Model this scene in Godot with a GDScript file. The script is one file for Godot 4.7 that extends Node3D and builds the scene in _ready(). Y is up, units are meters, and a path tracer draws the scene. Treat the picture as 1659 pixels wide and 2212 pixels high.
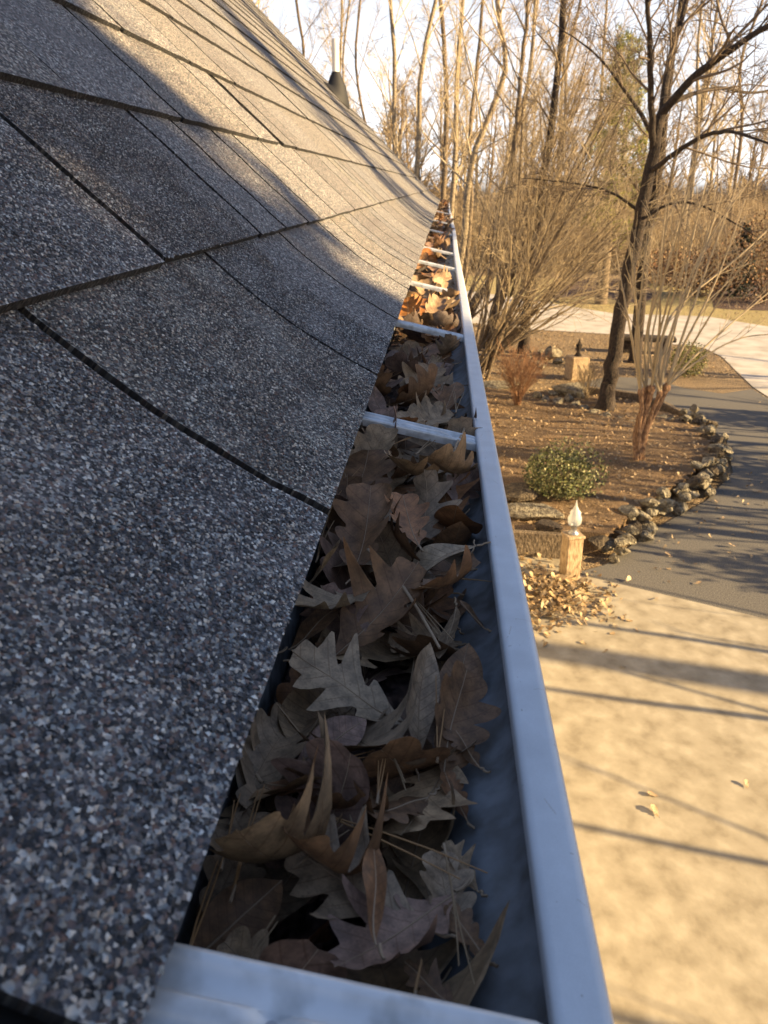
extends Node3D
# A leaf-filled rain gutter along a shingle roof, seen along its length, with a garden, a drive and winter trees beyond.

const EYE := Vector3(0, 3.2, 0)
const EAVE := Vector2(-0.081, 2.98)      # lower edge of the first shingle course (x, y)
const COURSE := 0.242                    # height of a shingle course along the slope
const TAB := 0.418                       # width of a shingle
const FIRST_JOINT := -0.121             # the lowest course starts with a cut shingle
const RAKE_Z := -13.2                    # far end of the roof

var rng := RandomNumberGenerator.new()
var noise := FastNoiseLite.new()
var look: Basis
var taken := {}
var M := {}
var prof := PackedVector2Array()
const PSTEP := 0.01


# ---------------------------------------------------------------- helpers
func aim(u: float, v: float) -> Vector3:
	# direction of a point of a 1659 x 2212 view through this camera, used to lay the place out
	return look * Vector3((u - 829.5) / 1661.0, -(v - 1106.0) / 1661.0, -1.0)

func on_level(u: float, v: float, h := 0.0) -> Vector3:
	var d := aim(u, v)
	return EYE + d * ((h - EYE.y) / d.y)

func at_far(u: float, v: float, z: float) -> Vector3:
	var d := aim(u, v)
	return EYE + d * (z / d.z)

func numbered(called: String) -> String:
	var k: int = taken.get(called, 0)
	taken[called] = k + 1
	return called if k == 0 else "%s_%03d" % [called, k]

func tag(o: Node, label: String, category: String, group := "", kind := "") -> void:
	if label: o.set_meta("label", label)
	if category: o.set_meta("category", category)
	if group: o.set_meta("group", group)
	if kind: o.set_meta("kind", kind)

func thing(called: String, label: String, category: String, at := Vector3.ZERO, group := "") -> Node3D:
	var o := Node3D.new()
	o.name = numbered(called)
	add_child(o)
	o.position = at
	tag(o, label, category, group)
	return o

func part(parent: Node, called: String, mesh: Mesh, m: Material, kind := "") -> MeshInstance3D:
	var o := MeshInstance3D.new()
	o.name = numbered(called) if parent == self else called
	o.mesh = mesh
	o.material_override = m
	parent.add_child(o, true)
	if kind: o.set_meta("kind", kind)
	return o

func ground_piece(called: String, mesh: Mesh, m: Material, label: String) -> MeshInstance3D:
	var o := part(self, called, mesh, m, "structure")
	o.set_meta("label", label)
	return o

func rnd(a: float, b: float) -> float:
	return rng.randf_range(a, b)

func rvec() -> Vector3:
	return Vector3(rng.randfn(), rng.randfn(), rng.randfn()) * 0.577

func lin(r: float, g: float, b: float) -> Color:
	return Color(r, g, b).linear_to_srgb()

func plain(c: Color, rough := 0.85) -> StandardMaterial3D:
	var m := StandardMaterial3D.new()
	m.albedo_color = c
	m.roughness = rough
	return m

func tinted(rough := 0.85, base := Color.WHITE) -> StandardMaterial3D:
	var m := plain(base, rough)
	m.vertex_color_use_as_albedo = true
	return m

func noise_tex(freq: float, kind: int, ramp: Array, size := 1024, seed_ := 1, oct := 4, normal := false, bump := 4.0) -> Texture2D:
	var f := FastNoiseLite.new()
	f.seed = seed_
	f.noise_type = kind
	f.frequency = freq
	f.fractal_octaves = oct
	f.fractal_type = FastNoiseLite.FRACTAL_FBM if oct > 1 else FastNoiseLite.FRACTAL_NONE
	return tex_of(f, ramp, size, normal, bump)

func tex_of(f: FastNoiseLite, ramp: Array, size: int, normal := false, bump := 4.0) -> Texture2D:
	var t := NoiseTexture2D.new()
	t.width = size
	t.height = size
	t.seamless = true
	t.seamless_blend_skirt = 0.1
	t.noise = f
	t.as_normal_map = normal
	t.bump_strength = bump
	if ramp:
		var g := Gradient.new()
		g.offsets = PackedFloat32Array(ramp.map(func(e): return e[0]))
		g.colors = PackedColorArray(ramp.map(func(e): return e[1]))
		t.color_ramp = g
	return t

func world_mapped(m: StandardMaterial3D, metres: float) -> void:
	m.uv1_triplanar = true
	m.uv1_world_triplanar = true
	m.uv1_scale = Vector3.ONE / metres


# a mesh being collected
class MB:
	var v := PackedVector3Array()
	var n := PackedVector3Array()
	var uv := PackedVector2Array()
	var c := PackedColorArray()
	var idx := PackedInt32Array()
	static var ring := {}

	static func circle(k: int) -> PackedVector2Array:
		if not ring.has(k):
			var p := PackedVector2Array()
			for i in k:
				p.append(Vector2.from_angle(TAU * i / k))
			ring[k] = p
		return ring[k]

	func tube(pts: PackedVector3Array, r0: float, r1: float, sides: int, cap := false) -> void:
		var m := pts.size()
		var d := (pts[m - 1] - pts[0]).normalized()
		var u := d.cross(Vector3(0.31, 0.1, 0.94) if absf(d.y) > 0.8 else Vector3.UP).normalized()
		var w := d.cross(u)
		var ci := circle(sides)
		var base := v.size()
		for i in m:
			var r := lerpf(r0, r1, float(i) / (m - 1))
			for k in sides:
				var o := u * ci[k].x + w * ci[k].y
				v.append(pts[i] + o * r)
				n.append(o)
		for i in m - 1:
			for k in sides:
				var a := base + i * sides + k
				var b := base + i * sides + (k + 1) % sides
				idx.append_array([a, a + sides, b, b, a + sides, b + sides])
		if cap:
			for e in [[base, -d], [base + (m - 1) * sides, d]]:
				var q := v.size()
				for k in sides:
					v.append(v[e[0] + k])
					n.append(e[1])
				for k in range(1, sides - 1):
					if e[0] == base: idx.append_array([q, q + k, q + k + 1])
					else: idx.append_array([q, q + k + 1, q + k])

	func tube_radii(pts: PackedVector3Array, radii: PackedFloat32Array, sides: int, tint := Color.TRANSPARENT) -> void:
		var m := pts.size()
		var rows := []
		for i in m:
			var d := (pts[mini(i + 1, m - 1)] - pts[maxi(i - 1, 0)]).normalized()
			var u := d.cross(Vector3(0.31, 0.1, 0.94) if absf(d.y) > 0.8 else Vector3.UP).normalized()
			var w := d.cross(u)
			var row := PackedVector3Array()
			for k in sides + 1:
				var o := Vector2.from_angle(TAU * k / sides)
				row.append(pts[i] + (u * o.x + w * o.y) * radii[i])
			rows.append(row)
		grid(rows, [], tint)

	# rows of points joined to a smooth sheet
	func grid(rows: Array, uvs := [], tint := Color.TRANSPARENT) -> void:
		var base := v.size()
		var w: int = rows[0].size()
		var h := rows.size()
		for j in h:
			v.append_array(rows[j])
			if uvs: uv.append_array(uvs[j])
			if tint.a > 0:
				for i in w:
					c.append(tint)
		var nn := PackedVector3Array()
		nn.resize(w * h)
		for j in h - 1:
			for i in w - 1:
				var a := j * w + i
				var pa: Vector3 = v[base + a]
				var pb: Vector3 = v[base + a + 1]
				var pc: Vector3 = v[base + a + w]
				var pd: Vector3 = v[base + a + w + 1]
				var f1 := (pc - pa).cross(pb - pa)
				var f2 := (pc - pb).cross(pd - pb)
				nn[a] += f1
				nn[a + 1] += f1 + f2
				nn[a + w] += f1 + f2
				nn[a + w + 1] += f2
				idx.append_array([base + a, base + a + 1, base + a + w, base + a + 1, base + a + w + 1, base + a + w])
		for i in w * h:
			n.append(nn[i].normalized() if nn[i].length_squared() > 0 else Vector3.UP)

	func tri(a: Vector3, b: Vector3, d: Vector3, tint := Color.TRANSPARENT) -> void:
		var f := (d - a).cross(b - a).normalized()
		var q := v.size()
		v.append(a); v.append(b); v.append(d)
		n.append(f); n.append(f); n.append(f)
		idx.append_array([q, q + 1, q + 2])
		if tint.a > 0:
			c.append(tint); c.append(tint); c.append(tint)

	func quad(a: Vector3, b: Vector3, d: Vector3, e: Vector3, tint := Color.TRANSPARENT) -> void:
		var f := (d - a).cross(b - a).normalized()
		var q := v.size()
		v.append(a); v.append(b); v.append(d); v.append(e)
		n.append(f); n.append(f); n.append(f); n.append(f)
		idx.append_array([q, q + 1, q + 2, q, q + 2, q + 3])
		if tint.a > 0:
			for k in 4: c.append(tint)

	# a block with chamfered edges
	func block(at: Vector3, size: Vector3, ch := 0.01, turn := Basis.IDENTITY) -> void:
		var h := size * 0.5
		var p := {}
		for sx in [-1, 1]:
			for sy in [-1, 1]:
				for sz in [-1, 1]:
					var e := Vector3(sx * h.x, sy * h.y, sz * h.z)
					var s := Vector3(sx, sy, sz) * ch
					p[[sx, sy, sz, 0]] = at + turn * (e - Vector3(0, s.y, s.z))
					p[[sx, sy, sz, 1]] = at + turn * (e - Vector3(s.x, 0, s.z))
					p[[sx, sy, sz, 2]] = at + turn * (e - Vector3(s.x, s.y, 0))
		for s in [-1, 1]:
			_face(p, [[s, -1, -1, 0], [s, 1, -1, 0], [s, 1, 1, 0], [s, -1, 1, 0]], at)
			_face(p, [[-1, s, -1, 1], [1, s, -1, 1], [1, s, 1, 1], [-1, s, 1, 1]], at)
			_face(p, [[-1, -1, s, 2], [1, -1, s, 2], [1, 1, s, 2], [-1, 1, s, 2]], at)
			for t in [-1, 1]:
				_face(p, [[s, t, -1, 0], [s, t, 1, 0], [s, t, 1, 1], [s, t, -1, 1]], at)
				_face(p, [[s, -1, t, 0], [s, 1, t, 0], [s, 1, t, 2], [s, -1, t, 2]], at)
				_face(p, [[-1, s, t, 1], [1, s, t, 1], [1, s, t, 2], [-1, s, t, 2]], at)
				for r in [-1, 1]:
					_face(p, [[s, t, r, 0], [s, t, r, 1], [s, t, r, 2]], at)

	func _face(p: Dictionary, keys: Array, at: Vector3) -> void:
		var q := []
		for k in keys: q.append(p[k])
		var mid := Vector3.ZERO
		for x in q: mid += x
		mid /= q.size()
		if (q[2] - q[0]).cross(q[1] - q[0]).dot(mid - at) < 0: q.reverse()
		if q.size() == 4: quad(q[0], q[1], q[2], q[3])
		else: tri(q[0], q[1], q[2])

	func mesh() -> ArrayMesh:
		var a := []
		a.resize(Mesh.ARRAY_MAX)
		a[Mesh.ARRAY_VERTEX] = v
		a[Mesh.ARRAY_NORMAL] = n
		if uv.size() == v.size(): a[Mesh.ARRAY_TEX_UV] = uv
		if c.size() == v.size(): a[Mesh.ARRAY_COLOR] = c
		a[Mesh.ARRAY_INDEX] = idx
		var m := ArrayMesh.new()
		m.add_surface_from_arrays(Mesh.PRIMITIVE_TRIANGLES, a)
		return m


func sheet(poly: PackedVector2Array, y: float, thick := 0.0) -> ArrayMesh:
	# a flat ground sheet from an outline in x, z
	var b := MB.new()
	var ids := Geometry2D.triangulate_polygon(poly)
	for p in poly:
		b.v.append(Vector3(p.x, y, p.y))
		b.n.append(Vector3.UP)
	for k in range(0, ids.size(), 3):
		var a := ids[k]; var e := ids[k + 1]; var f := ids[k + 2]
		if (poly[e] - poly[a]).cross(poly[f] - poly[a]) < 0: b.idx.append_array([a, f, e])
		else: b.idx.append_array([a, e, f])
	if thick > 0:
		for k in poly.size():
			var p := poly[k]; var q := poly[(k + 1) % poly.size()]
			b.quad(Vector3(p.x, y, p.y), Vector3(q.x, y, q.y), Vector3(q.x, y - thick, q.y), Vector3(p.x, y - thick, p.y))
	return b.mesh()

func smooth_outline(pts: Array, per := 6) -> PackedVector2Array:
	# closed curve through pts
	var out := PackedVector2Array()
	var k := pts.size()
	for i in k:
		var a: Vector2 = pts[(i + k - 1) % k]
		var b: Vector2 = pts[i]
		var c: Vector2 = pts[(i + 1) % k]
		var d: Vector2 = pts[(i + 2) % k]
		for j in per:
			out.append(b.cubic_interpolate(c, a, d, float(j) / per))
	return out

func xz(u: float, v: float, h := 0.0) -> Vector2:
	var p := on_level(u, v, h)
	return Vector2(p.x, p.z)


# ---------------------------------------------------------------- the scene
func _ready() -> void:
	rng.seed = 11
	noise.seed = 5
	noise.frequency = 1.0
	set_view()
	set_light()
	materials()
	print("roof")
	build_house()
	build_gutter()
	print("ground")
	build_ground()
	print("trees")
	build_trees()
	print("garden")
	build_garden()
	print("leaves")
	build_gutter_leaves()
	build_ground_litter()
	print("done")

func set_view() -> void:
	var cam := Camera3D.new()
	cam.name = "camera"
	cam.position = EYE
	cam.rotation = Vector3(deg_to_rad(-23.03), deg_to_rad(4.23), 0)
	cam.near = 0.02
	cam.far = 600.0
	cam.fov = 67.33
	add_child(cam)
	var lens := CameraAttributesPhysical.new()
	lens.frustum_focal_length = 18.02
	lens.frustum_near = 0.02
	lens.frustum_far = 600.0
	lens.frustum_focus_distance = 0.72
	lens.exposure_aperture = 13.0
	cam.attributes = lens
	cam.current = true
	look = cam.basis
	print("fov ", cam.fov)

func set_light() -> void:
	var e := Environment.new()
	e.background_mode = Environment.BG_SKY
	var sm := ProceduralSkyMaterial.new()
	sm.sky_top_color = Color(0.41, 0.495, 0.64)
	sm.sky_horizon_color = Color(0.975, 0.98, 0.985)
	sm.sky_curve = 0.2
	sm.sky_energy_multiplier = 0.72
	sm.ground_bottom_color = Color(0.30, 0.26, 0.21)
	sm.ground_horizon_color = Color(0.5, 0.46, 0.4)
	sm.ground_energy_multiplier = 0.6
	sm.sun_angle_max = 12.0
	var sky := Sky.new()
	sky.sky_material = sm
	e.sky = sky
	e.tonemap_mode = Environment.TONE_MAPPER_LINEAR
	e.tonemap_exposure = 3.6
	e.sdfgi_enabled = true
	e.ssao_enabled = true
	e.ssil_enabled = true
	var we := WorldEnvironment.new()
	we.name = "surroundings"
	we.environment = e
	add_child(we)
	var sun := DirectionalLight3D.new()
	sun.name = "sun"
	sun.light_energy = 1.6
	sun.light_color = Color(1.0, 0.865, 0.645)
	sun.light_angular_distance = 0.53
	sun.shadow_enabled = true
	add_child(sun)
	sun.look_at_from_position(to_sun() * 50.0, Vector3.ZERO)

func to_sun() -> Vector3:
	var el := deg_to_rad(21.0)
	var az := deg_to_rad(12.0)
	return Vector3(cos(el) * cos(az), sin(el), cos(el) * sin(az))

func granule_noise(ret: int, dist := FastNoiseLite.DISTANCE_EUCLIDEAN) -> FastNoiseLite:
	var f := FastNoiseLite.new()
	f.seed = 3
	f.noise_type = FastNoiseLite.TYPE_CELLULAR
	f.frequency = 0.15
	f.fractal_type = FastNoiseLite.FRACTAL_NONE
	f.cellular_jitter = 1.0
	f.cellular_distance_function = dist
	f.cellular_return_type = ret
	return f

const GRAIN := [[0.0, 0.022, 0.023, 0.025], [0.28, 0.065, 0.065, 0.069], [0.5, 0.12, 0.118, 0.125], [0.58, 0.14, 0.085, 0.07], [0.66, 0.2, 0.19, 0.185], [0.82, 0.24, 0.26, 0.265], [0.9, 0.4, 0.35, 0.3], [1.0, 0.64, 0.64, 0.61]]

func materials() -> void:
	# shingles: coloured mineral granules
	var s := tinted(0.9)
	s.albedo_texture = tex_of(granule_noise(FastNoiseLite.RETURN_CELL_VALUE), GRAIN.map(func(e): return [e[0], lin(e[1], e[2], e[3])]), 2048)
	s.heightmap_enabled = true
	s.heightmap_texture = tex_of(granule_noise(FastNoiseLite.RETURN_DISTANCE), [[0.0, Color.WHITE], [0.45, Color(0.6, 0.6, 0.6)], [0.9, Color.BLACK]], 2048)
	s.heightmap_scale = 0.1
	M.shingle = s
	M.granule = tinted(0.75)
	M.felt = plain(lin(0.012, 0.012, 0.012), 0.95)
	M.deck = plain(lin(0.2, 0.15, 0.1))
	# painted aluminium
	var a := plain(lin(0.62, 0.66, 0.71), 0.42)
	a.albedo_texture = noise_tex(0.012, FastNoiseLite.TYPE_SIMPLEX, [[0.0, Color(0.9, 0.9, 0.89)], [0.45, Color(0.985, 0.985, 0.985)], [1.0, Color(1, 1, 1)]], 512, 21, 6)
	a.roughness_texture = noise_tex(0.03, FastNoiseLite.TYPE_SIMPLEX, [[0.0, Color(0.9, 0.9, 0.9)], [1.0, Color(1, 1, 1)]], 512, 22)
	world_mapped(a, 0.4)
	M.lip = a
	a.albedo_texture = scuffed()
	# the same paint inside, in a darker mottled tone
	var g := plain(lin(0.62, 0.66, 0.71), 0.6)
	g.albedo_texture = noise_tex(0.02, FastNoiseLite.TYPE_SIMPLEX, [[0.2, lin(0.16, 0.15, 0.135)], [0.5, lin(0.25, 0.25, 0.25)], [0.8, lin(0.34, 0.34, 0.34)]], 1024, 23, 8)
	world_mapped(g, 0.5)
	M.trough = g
	var hg := plain(lin(0.62, 0.64, 0.66), 0.38)
	hg.metallic = 0.35
	hg.albedo_texture = noise_tex(0.02, FastNoiseLite.TYPE_SIMPLEX, [[0.0, Color(0.75, 0.74, 0.72)], [0.55, Color(1, 1, 1)], [1.0, Color(1, 1, 1)]], 512, 24)
	world_mapped(hg, 0.3)
	M.hanger = hg
	M.steel = plain(lin(0.35, 0.35, 0.36), 0.4)
	M.steel.metallic = 0.8
	M.white = plain(lin(0.72, 0.72, 0.71), 0.45)
	M.rubber = plain(lin(0.008, 0.008, 0.009), 0.7)
	M.siding = plain(lin(0.5, 0.47, 0.42), 0.7)
	# ground
	var con := plain(Color.WHITE, 0.9)
	con.albedo_texture = noise_tex(0.012, FastNoiseLite.TYPE_SIMPLEX, [[0.1, lin(0.22, 0.187, 0.13)], [0.4, lin(0.285, 0.247, 0.177)], [0.6, lin(0.31, 0.271, 0.197)], [0.9, lin(0.37, 0.327, 0.243)]], 1024, 31, 9)
	con.heightmap_enabled = true
	con.heightmap_texture = noise_tex(0.06, FastNoiseLite.TYPE_SIMPLEX, [], 1024, 32, 5)
	con.heightmap_scale = 0.06
	world_mapped(con, 3.1)
	M.concrete = con
	var asp := plain(Color.WHITE, 0.95)
	asp.albedo_texture = noise_tex(0.15, FastNoiseLite.TYPE_SIMPLEX, [[0.1, lin(0.055, 0.052, 0.048)], [0.5, lin(0.1, 0.093, 0.083)], [0.9, lin(0.18, 0.165, 0.14)]], 1024, 33, 4)
	asp.heightmap_enabled = true
	asp.heightmap_texture = noise_tex(0.09, FastNoiseLite.TYPE_SIMPLEX, [], 1024, 34, 4)
	asp.heightmap_scale = 0.04
	world_mapped(asp, 2.7)
	M.asphalt = asp
	var road := plain(Color.WHITE, 0.92)
	road.albedo_texture = noise_tex(0.008, FastNoiseLite.TYPE_SIMPLEX, [[0.0, lin(0.3, 0.27, 0.23)], [0.5, lin(0.42, 0.385, 0.34)], [1.0, lin(0.52, 0.48, 0.43)]], 1024, 35, 6)
	world_mapped(road, 6.0)
	M.road = road
	M.mulch = litter_material(36, [0.06, 0.036, 0.02], [0.25, 0.158, 0.08], [0.56, 0.42, 0.24], 0.9)
	M.litter = litter_material(37, [0.1, 0.065, 0.035], [0.27, 0.19, 0.105], [0.5, 0.4, 0.24], 1.7)
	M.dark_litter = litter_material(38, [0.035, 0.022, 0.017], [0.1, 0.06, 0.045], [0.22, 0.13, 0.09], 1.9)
	M.lawn = litter_material(39, [0.2, 0.15, 0.06], [0.42, 0.34, 0.15], [0.62, 0.52, 0.27], 1.4)
	# plants
	M.bark = bark_material(41, [0.018, 0.013, 0.01], [0.085, 0.06, 0.042])
	M.bark_pale = bark_material(42, [0.16, 0.125, 0.085], [0.46, 0.38, 0.26])
	M.bark_mid = bark_material(43, [0.09, 0.066, 0.043], [0.3, 0.23, 0.15])
	M.bark_myrtle = bark_material(44, [0.15, 0.075, 0.04], [0.42, 0.27, 0.16])
	M.twig = plain(lin(0.27, 0.2, 0.115), 0.8)
	M.twig_gold = plain(lin(0.36, 0.285, 0.18), 0.8)
	M.twig_pale = plain(lin(0.47, 0.38, 0.24), 0.8)
	M.twig_grey = plain(lin(0.16, 0.118, 0.08), 0.85)
	M.twig_russet = plain(lin(0.27, 0.145, 0.075), 0.85)
	var lf := tinted(0.75)
	lf.backlight = Color(0.25, 0.25, 0.25)
	M.leafy = lf
	# stone and timber
	var st := plain(Color.WHITE, 0.9)
	st.albedo_texture = noise_tex(0.02, FastNoiseLite.TYPE_SIMPLEX, [[0.15, lin(0.06, 0.05, 0.036)], [0.45, lin(0.2, 0.17, 0.12)], [0.65, lin(0.3, 0.265, 0.18)], [0.9, lin(0.46, 0.41, 0.31)]], 512, 51, 6)
	st.heightmap_enabled = true
	st.heightmap_texture = noise_tex(0.05, FastNoiseLite.TYPE_SIMPLEX, [], 512, 52, 5)
	st.heightmap_scale = 3.0
	world_mapped(st, 0.7)
	M.stone = st
	var ds := st.duplicate()
	ds.albedo_color = Color(0.62, 0.58, 0.55)
	M.stone_dark = ds
	var tm := plain(Color.WHITE, 0.8)
	tm.albedo_texture = noise_tex(0.012, FastNoiseLite.TYPE_SIMPLEX, [[0.2, lin(0.2, 0.13, 0.07)], [0.5, lin(0.36, 0.26, 0.15)], [0.8, lin(0.5, 0.38, 0.24)]], 512, 53, 5)
	world_mapped(tm, 0.5)
	tm.uv1_scale = Vector3(9, 1.6, 9)
	M.timber = tm
	# dead leaves in the gutter
	M.leaf_lobed = leaf_material(61)
	M.leaf_plain = leaf_material(62)

func scuffed() -> Texture2D:
	# pale paint with fine grime, flecks and hair scratches
	var f := FastNoiseLite.new()
	f.seed = 77
	f.frequency = 0.01
	f.fractal_octaves = 5
	var img := f.get_seamless_image(1024, 1024)
	img.convert(Image.FORMAT_RGB8)
	var r := RandomNumberGenerator.new()
	r.seed = 9
	for y in 1024:
		for x in 1024:
			var k := 0.93 + 0.09 * (img.get_pixel(x, y).r - 0.5) + 0.03 * r.randf()
			img.set_pixel(x, y, Color(k, k, k * 0.995))
	for n in 620:
		var p := Vector2(r.randf(), r.randf()) * 1024.0
		var d := Vector2.from_angle(r.randf() * TAU)
		var L := r.randi_range(1, 5) if n < 540 else r.randi_range(10, 50)
		var k := r.randf_range(0.45, 0.75) if n < 540 else 0.82
		for j in L:
			var q := p + d * j
			img.set_pixel(int(q.x) & 1023, int(q.y) & 1023, Color(k, k * 0.97, k * 0.92))
	return ImageTexture.create_from_image(img)

func litter_material(seed_: int, dark: Array, mid: Array, pale: Array, metres: float) -> StandardMaterial3D:
	var m := plain(Color.WHITE, 0.95)
	m.albedo_texture = noise_tex(0.05, FastNoiseLite.TYPE_SIMPLEX, [[0.15, lin(dark[0], dark[1], dark[2])], [0.5, lin(mid[0], mid[1], mid[2])], [0.68, lin(mid[0] * 1.2, mid[1] * 1.2, mid[2] * 1.2)], [0.85, lin(pale[0], pale[1], pale[2])]], 1024, seed_, 6)
	m.heightmap_enabled = true
	m.heightmap_texture = noise_tex(0.07, FastNoiseLite.TYPE_SIMPLEX, [], 1024, seed_ + 100, 5)
	m.heightmap_scale = 3.0
	world_mapped(m, metres)
	return m

func bark_material(seed_: int, dark: Array, pale: Array) -> StandardMaterial3D:
	var m := plain(Color.WHITE, 0.95)
	m.albedo_texture = noise_tex(0.03, FastNoiseLite.TYPE_SIMPLEX, [[0.2, lin(dark[0], dark[1], dark[2])], [0.8, lin(pale[0], pale[1], pale[2])]], 512, seed_, 5)
	m.heightmap_enabled = true
	m.heightmap_texture = noise_tex(0.05, FastNoiseLite.TYPE_SIMPLEX, [], 512, seed_ + 100, 5)
	m.heightmap_scale = 2.0
	m.uv1_triplanar = true
	m.uv1_world_triplanar = true
	m.uv1_scale = Vector3(2.2, 0.7, 2.2)
	return m

func leaf_material(seed_: int) -> StandardMaterial3D:
	# dry leaf: mottled blade, paler midrib and side veins
	var size := 384
	var img := Image.create(size, size, false, Image.FORMAT_RGB8)
	var f := FastNoiseLite.new()
	f.seed = seed_
	f.frequency = 0.018
	f.fractal_octaves = 5
	var bases := [0.1, 0.22, 0.34, 0.46, 0.58, 0.7, 0.82] if seed_ == 61 else [0.08, 0.15, 0.22, 0.3, 0.38, 0.46, 0.54, 0.62, 0.7, 0.78, 0.86]
	for y in size:
		for x in size:
			var u := float(x) / size - 0.5
			var t := float(y) / size
			var k := 0.80 + 0.22 * f.get_noise_2d(x, y) + 0.10 * f.get_noise_2d(x * 6.0, y * 6.0)
			var vein := clampf(1.0 - absf(u) / (0.011 * (1.15 - t)), 0.0, 1.0)
			var a := absf(u)
			for b in bases:
				var dd := absf(t - b - a * (0.72 + 0.5 * a) - (0.015 if u > 0 else 0.0))
				vein = maxf(vein, 0.65 * clampf(1.0 - dd / (0.008 * (1.0 - 1.3 * a)), 0.0, 1.0))
			var spot := smoothstep(0.32, 0.5, f.get_noise_2d(x * 1.7 + 300.0, y * 1.7))
			k *= 1.0 - 0.13 * spot
			var col := Color(k, k * 0.985, k * 0.97).lerp(Color(0.5, 0.42, 0.34), vein * 0.75)
			img.set_pixel(x, y, col)
	var m := tinted(0.62)
	m.albedo_texture = ImageTexture.create_from_image(img)
	m.backlight = Color(0.18, 0.14, 0.1)
	return m


# ---------------------------------------------------------------- house, roof, gutter
func build_profile() -> void:
	var p := EAVE
	var s := 0.0
	prof.append(p)
	while s < 7.2:
		var th := deg_to_rad(31.0 + 13.0 * smoothstep(0.0, 0.26, s + PSTEP * 0.5))
		p += Vector2(-cos(th), sin(th)) * PSTEP
		s += PSTEP
		prof.append(p)

func on_roof(s: float, z: float, lift := 0.0) -> Vector3:
	var f := clampf(s / PSTEP, 0.0, prof.size() - 2.0)
	var k := int(f)
	var a := prof[k]
	var b := prof[k + 1]
	var t := (b - a).normalized()
	var p := a.lerp(b, f - k) + Vector2(-t.y, t.x) * -lift
	return Vector3(p.x, p.y, z)

const BLENDS := [Color(1.0, 1.0, 1.0), Color(0.85, 0.83, 0.82), Color(1.08, 1.1, 1.13), Color(0.95, 0.92, 0.87), Color(1.02, 1.05, 1.09), Color(1.06, 1.0, 0.93), Color(0.9, 0.92, 0.95)]

func shingle_tint(tone: int) -> Color:
	# each shingle has one of the factory's granule blends
	return BLENDS[tone % 7]

func shingle_lift(s: float, s0: float) -> float:
	# each course rests on the one below: highest at its butt edge
	return 0.0025 + 0.0105 * clampf(1.0 - (s - s0) / (COURSE + 0.05), 0.0, 1.0)

func shingle(b: MB, s0: float, s1: float, za: float, zb: float, ns: int, nz: int, tone: int, jog: float) -> void:
	var rows := []
	var uvs := []
	var off := Vector2(tone * 0.137, tone * 0.291)
	var base := b.v.size()
	for i in ns + 1:
		var s := lerpf(s0, s1, float(i) / ns)
		var row := PackedVector3Array()
		var uvr := PackedVector2Array()
		for j in nz + 1:
			var z := lerpf(za, zb, float(j) / nz)
			var warp := 0.0016 * noise.get_noise_2d(s * 14.0, z * 9.0)
			var ss := s + (jog + 0.0025 * noise.get_noise_2d(z * 60.0, s0 * 31.0) if i == 0 else 0.0)
			row.append(on_roof(ss, z, shingle_lift(s, s0) + warp))
			uvr.append(Vector2(z, s) / 0.7 + off)
		rows.append(row)
		uvs.append(uvr)
	# butt edge and the two sides, down to the course below
	var skirt := PackedVector3Array()
	var skirt_uv := PackedVector2Array()
	for j in nz + 1:
		var z := lerpf(za, zb, float(j) / nz)
		var ss := s0 + jog + 0.0025 * noise.get_noise_2d(z * 60.0, s0 * 31.0)
		skirt.append(on_roof(ss, z, 0.0042))
		skirt_uv.append(Vector2(z, s0 - 0.006) / 0.7 + off)
	b.grid(rows, uvs)
	var edge_from := b.v.size()
	b.grid([skirt, rows[0]], [skirt_uv, uvs[0]])
	for side in [0, nz]:
		var top := PackedVector3Array()
		var low := PackedVector3Array()
		var u1 := PackedVector2Array()
		for i in ns + 1:
			var s := lerpf(s0, s1, float(i) / ns)
			top.append(rows[i][side])
			low.append(on_roof(s, rows[i][side].z, shingle_lift(s, s0) - 0.0055))
			u1.append(uvs[i][side])
		b.grid([top, low], [u1, u1])
	for k in range(base, b.v.size()):
		var cut := 0.16 if k >= edge_from else 1.0   # cut edges show black asphalt between the granules
		var tc := shingle_tint(tone)
		b.c.append(Color(tc.r * cut, tc.g * cut, tc.b * cut, 1.0))

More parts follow.
